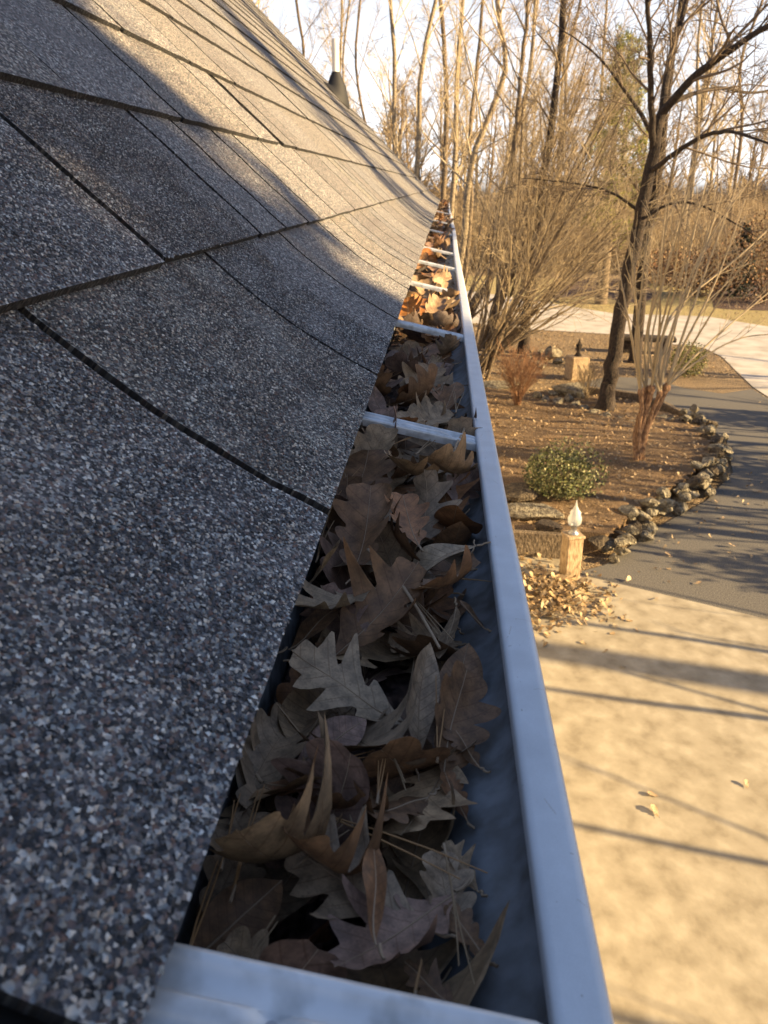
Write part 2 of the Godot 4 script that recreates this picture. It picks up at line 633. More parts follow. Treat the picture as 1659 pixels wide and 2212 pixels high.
func build_house() -> void:
	build_profile()
	var house := thing("house", "house with grey asphalt shingle roof and leaf-filled gutter along its eave", "house", Vector3.ZERO)
	var top: Vector2 = prof[prof.size() - 1]
	# walls, gable and fascia under the roof
	var wb := MB.new()
	wb.block(Vector3((-0.45 + top.x * 2 + 0.45) * 0.5, 1.45, (RAKE_Z + 0.4 + 9.0) * 0.5), Vector3(-0.45 - (top.x * 2 + 0.45), 2.9, 9.0 - RAKE_Z - 0.4), 0.01)
	part(house, "wall", wb.mesh(), M.siding)
	for z in [RAKE_Z + 0.4, 9.0]:
		var gb := MB.new()
		gb.tri(Vector3(-0.45, 2.9, z), Vector3(top.x, top.y - 0.35, z), Vector3(top.x * 2 + 0.45, 2.9, z))
		part(house, "gable", gb.mesh(), M.siding)
	var fb := MB.new()
	fb.block(Vector3(-0.118, 2.868, (RAKE_Z + 9.0) * 0.5), Vector3(0.02, 0.17, 9.0 - RAKE_Z), 0.003)
	part(house, "fascia", fb.mesh(), M.white)
	var sb := MB.new()
	sb.block(Vector3(-0.29, 2.79, (RAKE_Z + 9.0) * 0.5), Vector3(0.32, 0.012, 9.0 - RAKE_Z), 0.003)
	part(house, "soffit", sb.mesh(), M.white)
	# roof: felt-covered deck, both slopes
	var rows := []
	for k in [-1, 0, 5, 10, 15, 20, 25, 30, 40, 60, 719]:
		var s := maxf(k * PSTEP, 0.004)
		var lift := 0.0 if k >= 0 else -0.014
		rows.append(PackedVector3Array([on_roof(s, 9.0, lift), on_roof(s, RAKE_Z, lift)]))
	rows.append(PackedVector3Array([Vector3(top.x * 2 - EAVE.x, EAVE.y, 9.0), Vector3(top.x * 2 - EAVE.x, EAVE.y, RAKE_Z)]))
	var rb := MB.new()
	rb.grid(rows)
	var roof := part(house, "roof", rb.mesh(), M.felt)
	# timber deck under it gives the eave and the rake their thickness
	var db := MB.new()
	var lo := []
	for k in [1, 10, 20, 30, 60, 719]:
		lo.append(PackedVector3Array([on_roof(k * PSTEP, 9.0, -0.016), on_roof(k * PSTEP, RAKE_Z + 0.01, -0.016)]))
	db.grid(lo)
	part(house, "deck", db.mesh(), M.deck)
	var kb := MB.new()
	var ra := PackedVector3Array()
	var rc := PackedVector3Array()
	for k in [0, 10, 20, 30, 60, 719]:
		ra.append(on_roof(k * PSTEP, RAKE_Z - 0.008, 0.006))
		rc.append(on_roof(k * PSTEP, RAKE_Z - 0.008, -0.14))
	kb.grid([ra, rc])
	part(house, "rake_board", kb.mesh(), M.white)
	# drip edge behind the gutter
	var eb := MB.new()
	eb.grid([PackedVector3Array([on_roof(0.06, 9.0, -0.003), on_roof(0.06, RAKE_Z, -0.003)]), PackedVector3Array([on_roof(0.012, 9.0, -0.003), on_roof(0.012, RAKE_Z, -0.003)]), PackedVector3Array([Vector3(-0.098, 2.945, 9.0), Vector3(-0.098, 2.945, RAKE_Z)])])
	part(house, "drip_edge", eb.mesh(), M.lip)
	# shingles: those that show largest are pieces of their own, the others one mass
	var all := []
	var fwd := -look.z
	for cy in 30:
		var s0 := cy * COURSE
		var zshift: float = [-0.068, -0.333, -0.16, -0.39, -0.24][cy % 5]
		for k in range(-21, 32):
			var za := zshift - k * TAB
			if cy > 1: za += 0.06 * noise.get_noise_2d(k * 3.7, cy * 5.1)
			var zb := za - TAB
			if cy == 0 and k == 0: za = FIRST_JOINT
			if cy == 0 and k == -1: zb = FIRST_JOINT
			if zb < RAKE_Z: zb = RAKE_Z - 0.012
			if za - zb < 0.05: continue
			var cuts := [za, zb]
			if za < -1.15 and za - zb > 0.3 and rng.randf() < 0.5:
				cuts = [za, lerpf(za, zb, rnd(0.35, 0.65)), zb]   # narrower tabs among the full ones
			for j in cuts.size() - 1:
				var mid := on_roof(s0 + COURSE * 0.5, (cuts[j] + cuts[j + 1]) * 0.5)
				var d := mid - EYE
				var vis := -d.normalized().dot(Vector3(sin(0.75), cos(0.75), 0))
				var q := look.inverse() * d
				var seen := q.z < -0.1 and absf(q.x / q.z) < 0.56 and absf(q.y / q.z) < 0.74
				all.append([maxf(vis, 0.02) / d.length_squared() * (cuts[j] - cuts[j + 1]) * (1.0 if seen else 0.0005), cy, cuts[j], cuts[j + 1], k * 2 + j])
	all.sort_custom(func(x, y): return x[0] > y[0])
	var rest := MB.new()
	for i in all.size():
		var e: Array = all[i]
		var s0: float = e[1] * COURSE
		var tone := int(absf(noise.get_noise_2d(e[1] * 17.3, e[4] * 11.9)) * 40.0)
		var jog := 0.004 * noise.get_noise_2d(e[1] * 13.0 + 5.0, e[4] * 9.0)
		var gap := 0.005 if e[1] == 0 and e[2] > -1.2 else 0.0068
		if i < 290:
			var b := MB.new()
			var fine := i < 40
			shingle(b, s0, s0 + COURSE + 0.03, e[2] - gap, e[3] + gap, 12 if fine else 5, 10 if fine else 2, tone, jog)
			part(roof, "shingle", b.mesh(), M.shingle)
		else:
			shingle(rest, s0, s0 + COURSE + 0.03, e[2] - gap, e[3] + gap, 3, 1, tone, jog)
	part(roof, "shingles", rest.mesh(), M.shingle, "stuff")
	build_granules(roof)
	# vent pipe with its boot
	var at := at_far(726, 222, -10.9)
	at = on_roof(1.83, at.z, 0.01)
	var vent := thing("vent_pipe", "white plastic vent pipe rising from a black rubber roof boot", "vent pipe", at)
	var vb := MB.new()
	vb.tube(PackedVector3Array([Vector3(0, -0.1, 0), Vector3(0, 0.62, 0)]), 0.046, 0.046, 16)
	vb.tube(PackedVector3Array([Vector3(0, 0.62, 0), Vector3(0, -0.05, 0)]), 0.036, 0.036, 16)
	part(vent, "pipe", vb.mesh(), M.white)
	var bb := MB.new()
	var up := Vector3(sin(0.768), cos(0.768), 0)
	var prev := []
	for e in [[0.0, 0.22], [0.016, 0.215], [0.05, 0.17], [0.1, 0.12], [0.16, 0.085], [0.22, 0.05]]:
		var row := PackedVector3Array()
		for k in 25:
			var a := TAU * k / 24
			var flat: Vector3 = Vector3(cos(0.768) * cos(a), -sin(0.768) * cos(a), sin(a)) * e[1]
			var level: Vector3 = Vector3(cos(a), 0, sin(a)) * e[1]
			row.append((flat + up * e[0]).lerp(level + Vector3.UP * e[0] * 1.2, smoothstep(0.03, 0.12, e[0])))
		prev.append(row)
	bb.grid(prev)
	part(vent, "boot", bb.mesh(), M.rubber)

func build_granules(roof: Node3D) -> void:
	# loose-looking mineral grains on the shingles next to the eye
	var b := MB.new()
	var pts := [Vector3(1, 0, 0), Vector3(-0.3, 0.1, 0.95), Vector3(-0.7, -0.05, -0.7), Vector3(0.2, 0.75, 0.1), Vector3(0.5, 0.1, -0.8), Vector3(0.0, -0.5, 0.0)]
	for f in [[0, 3, 1], [1, 3, 2], [2, 3, 4], [4, 3, 0], [0, 1, 5], [1, 2, 5], [2, 4, 5], [4, 0, 5]]:
		var x: Vector3 = pts[f[0]]; var y: Vector3 = pts[f[1]]; var z: Vector3 = pts[f[2]]
		if (z - x).cross(y - x).dot((x + y + z) / 3.0) < 0: b.tri(x, z, y)
		else: b.tri(x, y, z)
	var ramp := Gradient.new()
	ramp.offsets = PackedFloat32Array(GRAIN.map(func(e): return e[0]))
	ramp.colors = PackedColorArray(GRAIN.map(func(e): return Color(e[1], e[2], e[3])))
	var tr := []
	var cl := []
	var step := 0.0024
	var zi := -0.02
	while zi > -1.12:
		var smax := 0.78 if zi < -0.5 else 0.5
		var si := 0.0
		while si < smax:
			var s := si + rnd(-0.5, 0.5) * step
			var z := zi + rnd(-0.5, 0.5) * step
			si += step
			var cy := int(floor(maxf(s, 0.0) / COURSE))
			var zshift: float = [-0.068, -0.333, -0.16, -0.39, -0.24][cy % 5]
			var k := int(floor((zshift - z) / TAB))
			if cy > 1: break
			var inside := fposmod(zshift - z, TAB)
			if cy == 1 and (inside < 0.0088 or inside > TAB - 0.0088): continue
			if cy == 0 and z > -0.47:
				if absf(z - FIRST_JOINT) < 0.0068: continue
			elif inside < 0.0068 or inside > TAB - 0.0068: continue
			if s < 0.001: continue
			var p := on_roof(s, z, shingle_lift(s, cy * COURSE) + 0.0003)
			var q := look.inverse() * (p - EYE)
			if q.z > -0.12 or absf(q.x / q.z) > 0.58 or absf(q.y / q.z) > 0.78: continue
			var tone := int(absf(noise.get_noise_2d(cy * 17.3, k * 2 * 11.9)) * 40.0)
			var c := ramp.sample(rng.randf())
			var t := shingle_tint(tone).lerp(Color(0.86, 0.8, 0.72) if noise.get_noise_3dv(p * 11.0) > 0.0 else Color(1.0, 1.06, 1.1), minf(absf(noise.get_noise_3dv(p * 11.0)) * 1.6, 0.8))
			var size := rnd(0.0008, 0.00175)
			var bs := Basis.from_euler(Vector3(rnd(-0.5, 0.5), rnd(0, TAU), rnd(-0.5, 0.5)))
			bs = Basis(Vector3(0, 0, 1), -0.72) * bs * Basis.from_scale(Vector3(size * rnd(0.8, 1.3), size * 0.8, size))
			tr.append(Transform3D(bs, p))
			cl.append(Color(c.r * t.r, c.g * t.g, c.b * t.b))
		zi -= step
	var mm := MultiMesh.new()
	mm.transform_format = MultiMesh.TRANSFORM_3D
	mm.use_colors = true
	mm.mesh = b.mesh()
	mm.instance_count = tr.size()
	for i in tr.size():
		mm.set_instance_transform(i, tr[i])
		mm.set_instance_color(i, cl[i])
	var o := MultiMeshInstance3D.new()
	o.name = "granules"
	o.multimesh = mm
	o.material_override = M.granule
	o.set_meta("kind", "stuff")
	roof.add_child(o, true)
	print("granules ", tr.size())

func lip_bow(z: float) -> float:
	# the long run is not dead straight
	return 0.003 * sin(z * 0.9 + 0.4) + 0.0012 * sin(z * 2.3)

func sweep(b: MB, shape: Array, z0: float, z1: float, steps: int, bow: bool) -> void:
	var rows := []
	for k in steps + 1:
		var z := lerpf(z0, z1, float(k) / steps)
		var row := PackedVector3Array()
		for p in shape:
			row.append(Vector3(p.x + (lip_bow(z) if bow else 0.0), p.y, z))
		rows.append(row)
	b.grid(rows)

func build_gutter() -> void:
	var gutter := thing("rain_gutter", "long grey aluminium rain gutter packed with dead leaves under the roof edge", "gutter", Vector3(0, 2.86, 0))
	var off := Vector3(0, -2.86, 0)
	var z0 := 4.0
	var z1 := RAKE_Z + 0.05
	# inside face: back, floor and curved front
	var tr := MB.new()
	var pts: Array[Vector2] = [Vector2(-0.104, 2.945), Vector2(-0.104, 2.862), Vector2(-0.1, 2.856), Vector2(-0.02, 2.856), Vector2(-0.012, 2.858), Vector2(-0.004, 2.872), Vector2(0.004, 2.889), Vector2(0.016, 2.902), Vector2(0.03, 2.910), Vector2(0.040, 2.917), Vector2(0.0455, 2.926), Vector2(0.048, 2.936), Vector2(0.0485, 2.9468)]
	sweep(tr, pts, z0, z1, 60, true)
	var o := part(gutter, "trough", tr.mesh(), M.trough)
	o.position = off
	var ob := MB.new()
	var outer: Array[Vector2] = []
	for p in pts: outer.append(p + Vector2(0.002 if p.x > -0.05 else -0.002, -0.0025))
	sweep(ob, outer, z0, z1, 60, true)
	part(gutter, "outer_face", ob.mesh(), M.lip).position = off
	# rolled lip: flat top with rounded edges and an inner hem
	var lp := MB.new()
	var lip: Array[Vector2] = [Vector2(0.0512, 2.9335), Vector2(0.0585, 2.934), Vector2(0.0622, 2.9365), Vector2(0.0630, 2.9415), Vector2(0.0628, 2.9468), Vector2(0.0612, 2.9492), Vector2(0.058, 2.9500), Vector2(0.0465, 2.9500), Vector2(0.0436, 2.9492), Vector2(0.0424, 2.9472), Vector2(0.0421, 2.942), Vector2(0.0428, 2.9385), Vector2(0.0440, 2.9385), Vector2(0.0440, 2.946), Vector2(0.0455, 2.9475)]
	for zz in [[z0, -4.1, 46], [-4.106, z1, 40]]:
		sweep(lp, lip, zz[0], zz[1], zz[2], true)
	part(gutter, "lip", lp.mesh(), M.lip).position = off
	# end cap
	var cap := MB.new()
	cap.block(Vector3(-0.022, 2.9, z1 - 0.004), Vector3(0.16, 0.095, 0.004), 0.001)
	part(gutter, "end_cap", cap.mesh(), M.lip).position = off
	# hangers across the trough
	var zs := [-0.15, -0.80, -1.425, -2.05, -2.66, -3.27, -4.6, -5.9, -8.0]
	for k in zs.size():
		var z: float = zs[k]
		var h := hanger(k)
		gutter.add_child(h, true)
		h.position = Vector3(-0.098, 2.9735 + (0.003 if k == 0 else 0.0), z) + off

func hanger(k: int) -> MeshInstance3D:
	# stamped bar: raised rounded edges, a ridge down the middle, dimples; slopes down to the lip
	var b := MB.new()
	var tilt := -0.215
	var L := 0.146
	var w := 0.019 if k == 0 else 0.0125
	var shape := [[-1.0, -0.006], [-1.02, 0.0005], [-0.96, 0.003], [-0.84, 0.0036], [-0.70, 0.0030], [-0.6, 0.0004], [-0.28, 0.0], [-0.2, 0.0022], [-0.1, 0.0032], [0.1, 0.0032], [0.2, 0.0022], [0.28, 0.0], [0.6, 0.0004], [0.70, 0.0030], [0.84, 0.0036], [0.96, 0.003], [1.02, 0.0005], [1.0, -0.006]]
	var rows := []
	var n := 40
	for i in n + 1:
		var t := float(i) / n
		var row := PackedVector3Array()
		var pinch := 1.0 - 0.25 * smoothstep(0.93, 1.0, t)
		for p in shape:
			var dim := 0.0
			for c in [0.36, 0.78]:
				dim += exp(-pow((t - c) / 0.035, 2.0))
			var y: float = p[1]
			if absf(p[0]) < 0.25: y -= 0.0042 * minf(dim, 1.0)
			row.append(Vector3(t * L, y + tilt * t * L - 0.006 * smoothstep(0.94, 1.0, t), p[0] * w * pinch))
		rows.append(row)
	b.grid(rows)
	var o := MeshInstance3D.new()
	o.name = "hanger"
	o.mesh = b.mesh()
	o.material_override = M.hanger
	if k < 3:
		var sb := MB.new()
		for c in [0.36, 0.78]:
			var p := Vector3(c * L, tilt * c * L - 0.0008, 0)
			sb.tube(PackedVector3Array([p, p + Vector3(0, 0.0012, 0)]), 0.0026, 0.0022, 10, true)
		part(o, "rivet", sb.mesh(), M.steel)
	return o


# ---------------------------------------------------------------- ground
func bed_height(x: float, z: float) -> float:
	return 0.03 + 0.2 * smoothstep(-12.6, -8.5, z) + 0.02 * noise.get_noise_2d(x * 1.3, z * 1.3) + 0.012 * noise.get_noise_2d(x * 6.0, z * 6.0)

func bed_outline() -> PackedVector2Array:
	return PackedVector2Array([Vector2(-0.45, -6.62), Vector2(1.1, -6.62), Vector2(1.55, -6.62), Vector2(2.08, -7.42), Vector2(2.72, -8.22), Vector2(3.28, -9.12), Vector2(3.6, -10.3), Vector2(3.46, -11.2), Vector2(3.1, -12.15), Vector2(2.5, -12.62), Vector2(1.2, -12.9), Vector2(-0.45, -13.1)])

func road_outline() -> PackedVector2Array:
	return PackedVector2Array([xz(940, 620), xz(1080, 638), xz(1328, 678), xz(1527, 684), xz(1659, 706), Vector2(40, -17), Vector2(40, -8), xz(1720, 880), xz(1659, 858), xz(1628, 838), xz(1600, 812), xz(1560, 772), xz(1520, 752), xz(1430, 742), xz(1312, 722), xz(1144, 712), xz(940, 690)])

func build_ground() -> void:
	var g := MB.new()
	var e := 320.0
	g.quad(Vector3(-e, 0, -e), Vector3(e, 0, -e), Vector3(e, 0, e), Vector3(-e, 0, e))
	ground_piece("ground", g.mesh(), M.litter, "tan leaf-littered ground around the house and garden")
	ground_piece("lawn", sheet(PackedVector2Array([xz(900, 596), xz(1060, 596), xz(1400, 612), xz(1659, 640), Vector2(40, -24), Vector2(40, -13), xz(1659, 800), xz(1500, 720), xz(1300, 700), xz(1000, 700)]), 0.004), M.lawn, "dormant straw-coloured lawn beyond the pale road")
	ground_piece("road", sheet(road_outline(), 0.009), M.road, "pale concrete road curving past the garden")
	ground_piece("driveway", sheet(PackedVector2Array([Vector2(1.2, -6.18), Vector2(1.39, -6.1), Vector2(2.65, -5.49), Vector2(12, -0.97), Vector2(24, 3), Vector2(24, -9), xz(1720, 878), xz(1659, 862), xz(1625, 842), xz(1560, 852), xz(1480, 840), xz(1400, 818), xz(1310, 815), xz(1250, 830), Vector2(2.2, -13.1), Vector2(2.7, -12.76), Vector2(3.4, -12.3), Vector2(3.8, -11.3), Vector2(3.9, -10.3), Vector2(3.55, -9.0), Vector2(2.95, -8.05), Vector2(2.2, -7.25), Vector2(1.55, -6.4)]), 0.013), M.asphalt, "dark asphalt driveway sweeping around the stone-edged bed")
	ground_piece("concrete_pad", sheet(PackedVector2Array([Vector2(-0.45, 9), Vector2(-0.45, -6.58), Vector2(1.18, -6.58), Vector2(1.24, -6.19), Vector2(1.39, -6.12), Vector2(2.65, -5.51), Vector2(12, -1.0), Vector2(12, 9)]), 0.022, 0.1), M.concrete, "sunlit clay-stained concrete pad beside the house")
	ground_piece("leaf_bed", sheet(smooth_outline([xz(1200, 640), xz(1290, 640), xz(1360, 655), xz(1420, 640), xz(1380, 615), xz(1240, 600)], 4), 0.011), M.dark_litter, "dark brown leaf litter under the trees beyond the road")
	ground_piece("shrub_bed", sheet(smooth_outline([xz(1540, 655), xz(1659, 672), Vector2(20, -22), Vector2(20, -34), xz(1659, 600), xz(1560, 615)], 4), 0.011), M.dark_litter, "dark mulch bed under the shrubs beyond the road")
	# mounded bed
	var poly := bed_outline()
	var b := MB.new()
	var nx := 64
	var nz := 96
	var rows := {}
	for j in nz + 1:
		for i in nx + 1:
			var x := lerpf(-0.45, 3.75, float(i) / nx)
			var z := lerpf(-13.2, -6.55, float(j) / nz)
			rows[j * 1000 + i] = Vector3(x, bed_height(x, z), z)
	for j in nz:
		for i in nx:
			var a: Vector3 = rows[j * 1000 + i]
			if Geometry2D.is_point_in_polygon(Vector2(a.x, a.z), poly):
				b.quad(a, rows[j * 1000 + i + 1], rows[(j + 1) * 1000 + i + 1], rows[(j + 1) * 1000 + i])
	for k in poly.size():
		var p := poly[k]; var q := poly[(k + 1) % poly.size()]
		b.quad(Vector3(p.x, bed_height(p.x, p.y), p.y), Vector3(q.x, bed_height(q.x, q.y), q.y), Vector3(q.x, -0.05, q.y), Vector3(p.x, -0.05, p.y))
	ground_piece("mulch_bed", b.mesh(), M.mulch, "raised brown mulch bed with leaf litter inside the stone edging")


# ---------------------------------------------------------------- trees
func walk(p: Vector3, d: Vector3, L: float, segs: int, wander: float, up: float) -> PackedVector3Array:
	var pts := PackedVector3Array([p])
	for i in segs:
		d = (d + rvec() * wander + Vector3.UP * up).normalized()
		p += d * (L / segs)
		pts.append(p)
	return pts

func along(pts: PackedVector3Array, t: float) -> Vector3:
	var f := t * (pts.size() - 1)
	var k := mini(int(f), pts.size() - 2)
	return pts[k].lerp(pts[k + 1], f - k)

func side_shoot(d: Vector3, ang: float) -> Vector3:
	var s := d.cross(rvec()).normalized()
	return (d * cos(ang) + s * sin(ang)).normalized()

# S: kids, ang, ratio, wander, up, segs, sides per level; rmin
func sprout(tb: MB, cb: MB, pts: PackedVector3Array, L: float, r0: float, r1: float, lvl: int, S: Dictionary, t0 := -1.0) -> void:
	if lvl >= S.kids.size(): return
	var start: float = S.start[lvl] if t0 < 0 else t0
	var cnt: int = S.kids[lvl]
	for k in cnt:
		var t := lerpf(start, 1.0, (k + rng.randf()) / cnt)
		var p := along(pts, t)
		var d := (along(pts, minf(t + 0.05, 1.0)) - along(pts, t - 0.05)).normalized()
		var cd := side_shoot(d, S.ang[lvl] * rnd(0.6, 1.3))
		var cl: float = L * S.ratio[lvl] * (1.0 - 0.45 * t) * rnd(0.6, 1.3)
		var cr := maxf(lerpf(r0, r1, t) * rnd(0.4, 0.62) * S.get("thin", 1.0), S.rmin)
		grow(tb, cb, p, cd, cl, cr, lvl + 1, S)

func grow(tb: MB, cb: MB, p: Vector3, d: Vector3, L: float, r: float, lvl: int, S: Dictionary) -> void:
	var pts := walk(p, d, L, S.segs[lvl], S.wander[lvl], S.up[lvl])
	var r1 := maxf(r * 0.4, S.rmin * 0.6)
	cb.tube(pts, r, r1, S.sides[lvl])
	sprout(tb, cb, pts, L, r, r1, lvl, S)

const SLENDER := {"thin": 0.6, "kids": [22, 7, 6], "ang": [0.75, 0.7, 0.7], "ratio": [0.2, 0.42, 0.5], "start": [0.25, 0.2, 0.15], "wander": [0.05, 0.16, 0.25, 0.3], "up": [0.05, 0.09, 0.04, 0.0], "segs": [9, 5, 3, 2], "sides": [8, 5, 3, 3], "rmin": 0.0045}
const OAK := {"kids": [9, 12, 7, 5], "ang": [0.9, 0.85, 0.8, 0.8], "ratio": [0.55, 0.5, 0.5, 0.5], "start": [0.3, 0.2, 0.15, 0.1], "wander": [0.1, 0.2, 0.28, 0.3, 0.3], "up": [0.04, 0.05, 0.03, 0.0, 0.0], "segs": [7, 6, 5, 3, 2], "sides": [9, 6, 4, 3, 3], "rmin": 0.004}
const WHIP := {"kids": [5, 3], "ang": [0.45, 0.55], "ratio": [0.38, 0.45], "start": [0.3, 0.2], "wander": [0.08, 0.14, 0.2], "up": [0.03, 0.05, 0.03], "segs": [6, 5, 3], "sides": [5, 4, 3], "rmin": 0.0035}
const MYRTLE := {"kids": [8, 7, 5], "ang": [0.5, 0.6, 0.7], "ratio": [0.5, 0.5, 0.5], "start": [0.3, 0.15, 0.15], "wander": [0.12, 0.2, 0.28, 0.3], "up": [0.05, 0.06, 0.05, 0.02], "segs": [7, 5, 4, 3], "sides": [6, 4, 3, 3], "rmin": 0.0028}

func tree(called: String, label: String, group: String, at: Vector3, bark: Material, twigs: Material, category := "tree") -> Array:
	var o := thing(called, label, category, at, group)
	return [o, MB.new(), MB.new(), bark, twigs]

func finish(t: Array) -> Node3D:
	var o: Node3D = t[0]
	for e in [["trunk", t[1], t[3]], ["crown", t[2], t[4]]]:
		if e[1].v.size():
			part(o, e[0], e[1].mesh(), e[2]).position = -o.position
	return o

func stem(t: Array, pts: Array, r0: float, r1: float, S: Dictionary, lvl := 0, sides := 8, in_crown := false, t0 := -1.0) -> void:
	# a limb along given points, smoothed, with its shoots
	var curve := Curve3D.new()
	for k in pts.size():
		var a: Vector3 = pts[maxi(k - 1, 0)]
		var c: Vector3 = pts[mini(k + 1, pts.size() - 1)]
		var tg := (c - a) / 6.0
		curve.add_point(pts[k], -tg, tg)
	var n := pts.size() * 4
	var L := curve.get_baked_length()
	var line := PackedVector3Array()
	for k in n + 1:
		line.append(curve.sample_baked(L * k / n) + rvec() * r0 * (0.16 if k > 0 else 0.0))
	var b: MB = t[2] if in_crown else t[1]
	b.tube(line, r0, r1, sides)
	sprout(t[1], t[2], line, L, r0, r1, lvl, S, t0)

func flare(t: Array, at: Vector3, r: float) -> void:
	# root flare
	var rows := []
	for e in [[-0.1, 1.75], [0.0, 1.45], [0.08, 1.2], [0.22, 1.02], [0.4, 0.6]]:
		var row := PackedVector3Array()
		for k in 15:
			var a := TAU * k / 14
			var w: float = e[1] + (e[1] - 1.0) * 0.6 * sin(a * 4.0 + at.x)
			row.append(at + Vector3(cos(a) * w * r, e[0], sin(a) * w * r))
		rows.append(row)
	t[1].grid(rows)

func build_trees() -> void:
	# the large oak in the garden
	var z := -11.95
	var t := tree("oak_tree", "tall bare oak with dark trunk leaning beside the stone-edged bed", "", on_level(1308, 884, 0.05), M.bark, M.twig_grey)
	flare(t, t[0].position, 0.115)
	stem(t, [on_level(1308, 884, -0.05), at_far(1337, 700, z), at_far(1364, 560, z), at_far(1390, 430, z), at_far(1412, 320, z), at_far(1432, 235, z)], 0.12, 0.07, OAK, 4, 12, false, 0.55)
	stem(t, [at_far(1430, 245, z), at_far(1500, 165, z + 0.3), at_far(1580, 108, z + 0.5), at_far(1659, 58, z + 0.8), at_far(1790, 10, z + 1.2)], 0.065, 0.022, OAK, 1, 8)
	stem(t, [at_far(1431, 240, z), at_far(1447, 130, z - 0.3), at_far(1480, 10, z - 0.5), at_far(1500, -150, z - 0.8)], 0.055, 0.02, OAK, 1, 8)
	stem(t, [at_far(1410, 330, z), at_far(1405, 190, z + 0.3), at_far(1402, 60, z + 0.6), at_far(1385, -120, z + 0.9)], 0.05, 0.02, OAK, 1, 8)
	stem(t, [at_far(1402, 375, z), at_far(1470, 322, z + 0.5), at_far(1540, 288, z + 1.0), at_far(1610, 292, z + 1.6), at_far(1760, 350, z + 2.1)], 0.042, 0.007, OAK, 1, 7)
	stem(t, [at_far(1385, 460, z), at_far(1320, 415, z - 0.3), at_far(1230, 395, z - 0.5), at_far(1130, 385, z - 0.6)], 0.028, 0.004, OAK, 1, 6)
	stem(t, [at_far(1415, 300, z), at_far(1360, 210, z - 0.6), at_far(1290, 120, z - 1.0), at_far(1180, 40, z - 1.3)], 0.036, 0.005, OAK, 1, 6)
	stem(t, [at_far(1436, 230, z), at_far(1540, 190, z - 0.8), at_far(1640, 200, z - 1.4), at_far(1760, 160, z - 2.0)], 0.038, 0.01, OAK, 1, 6)
	stem(t, [at_far(1380, 480, z), at_far(1450, 440, z + 0.4), at_far(1530, 450, z + 0.8), at_far(1680, 540, z + 1.0)], 0.026, 0.004, OAK, 1, 6)
	finish(t)
	# slim trees in the garden
	var slim := [[[[1371, 782], [1384, 640], [1400, 500], [1425, 360], [1440, 200], [1470, 30], [1490, -150]], -15.8, 0.12, "slim dark tree on the leaf-covered point beside a dark bench", M.bark, M.twig_grey],
		[[[1130, 762], [1148, 600], [1164, 470], [1178, 360], [1200, 200], [1215, 60], [1225, -120]], -16.2, 0.115, "bare tree with straight dark trunk rising behind the russet shrub", M.bark, M.twig],
		[[[1066, 706], [1083, 600], [1095, 480], [1110, 330], [1130, 120], [1150, -100]], -19.4, 0.09, "thin bare tree beside the road among myrtle stems", M.bark_mid, M.twig]]
	for e in slim:
		var p0 := on_level(e[0][0][0], e[0][0][1])
		var s := tree("bare_tree", e[3], "", p0, e[4], e[5])
		flare(s, p0, e[2] * 0.9)
		var pts := [p0 - Vector3(0, 0.05, 0)]
		for k in range(1, e[0].size()):
			pts.append(at_far(e[0][k][0], e[0][k][1], p0.z + 0.1 * k))
		stem(s, pts, e[2], e[2] * 0.35, SLENDER, 0, 9, false, 0.35)
		finish(s)
	crepe_myrtles()
	# bare woodland trees beyond the end of the roof
	var back := [[575, 560, -24, 0.12], [640, 650, -27, 0.1], [700, 745, -30, 0.1], [770, 742, -26, 0.07], [812, 800, -22, 0.07], [868, 838, -25, 0.13], [880, 925, -24.5, 0.14], [945, 958, -27, 0.16], [972, 1000, -23, 0.13], [985, 1110, -21, 0.15], [1012, 1040, -30, 0.14], [1060, 1180, -26, 0.12], [1120, 1160, -33, 0.13], [1200, 1260, -36, 0.14], [1290, 1320, -38, 0.13], [1500, 1530, -34, 0.12], [1590, 1640, -40, 0.15], [520, 480, -28, 0.1]]
	for k in back.size():
		var e: Array = back[k]
		var p0 := on_level(e[0], 440)
		p0 = EYE + aim(e[0], 400) * (e[2] / aim(e[0], 400).z)
		p0.y = 0
		var top := at_far(e[1], -40, e[2])
		var pale := k % 3 != 1
		var s := tree("woodland_tree", "%s %s bare tree with %s bark in the woods beyond the roof end" % ["leaning" if absf(e[1] - e[0]) > 38 else "upright", "thin" if e[3] < 0.115 else "stout", "pale" if pale else "dark"], "bare woodland trees beyond the roof", p0, M.bark_pale if pale else M.bark_mid, M.twig_pale if pale else M.twig)
		var dir := (top - p0)
		var pts := [p0, p0 + dir * 0.25 + rvec() * 0.12, p0 + dir * 0.5 + rvec() * 0.2, p0 + dir * 0.75 + rvec() * 0.25, p0 + dir * 1.0 + rvec() * 0.3, p0 + dir * 1.3 + rvec() * 0.5, p0 + dir * 1.65]
		stem(s, pts, e[3] * 0.65, e[3] * 0.2, SLENDER, 0, 7, false, 0.22)
		finish(s)
	far_woods()
	evergreens()
	unseen_neighbours()

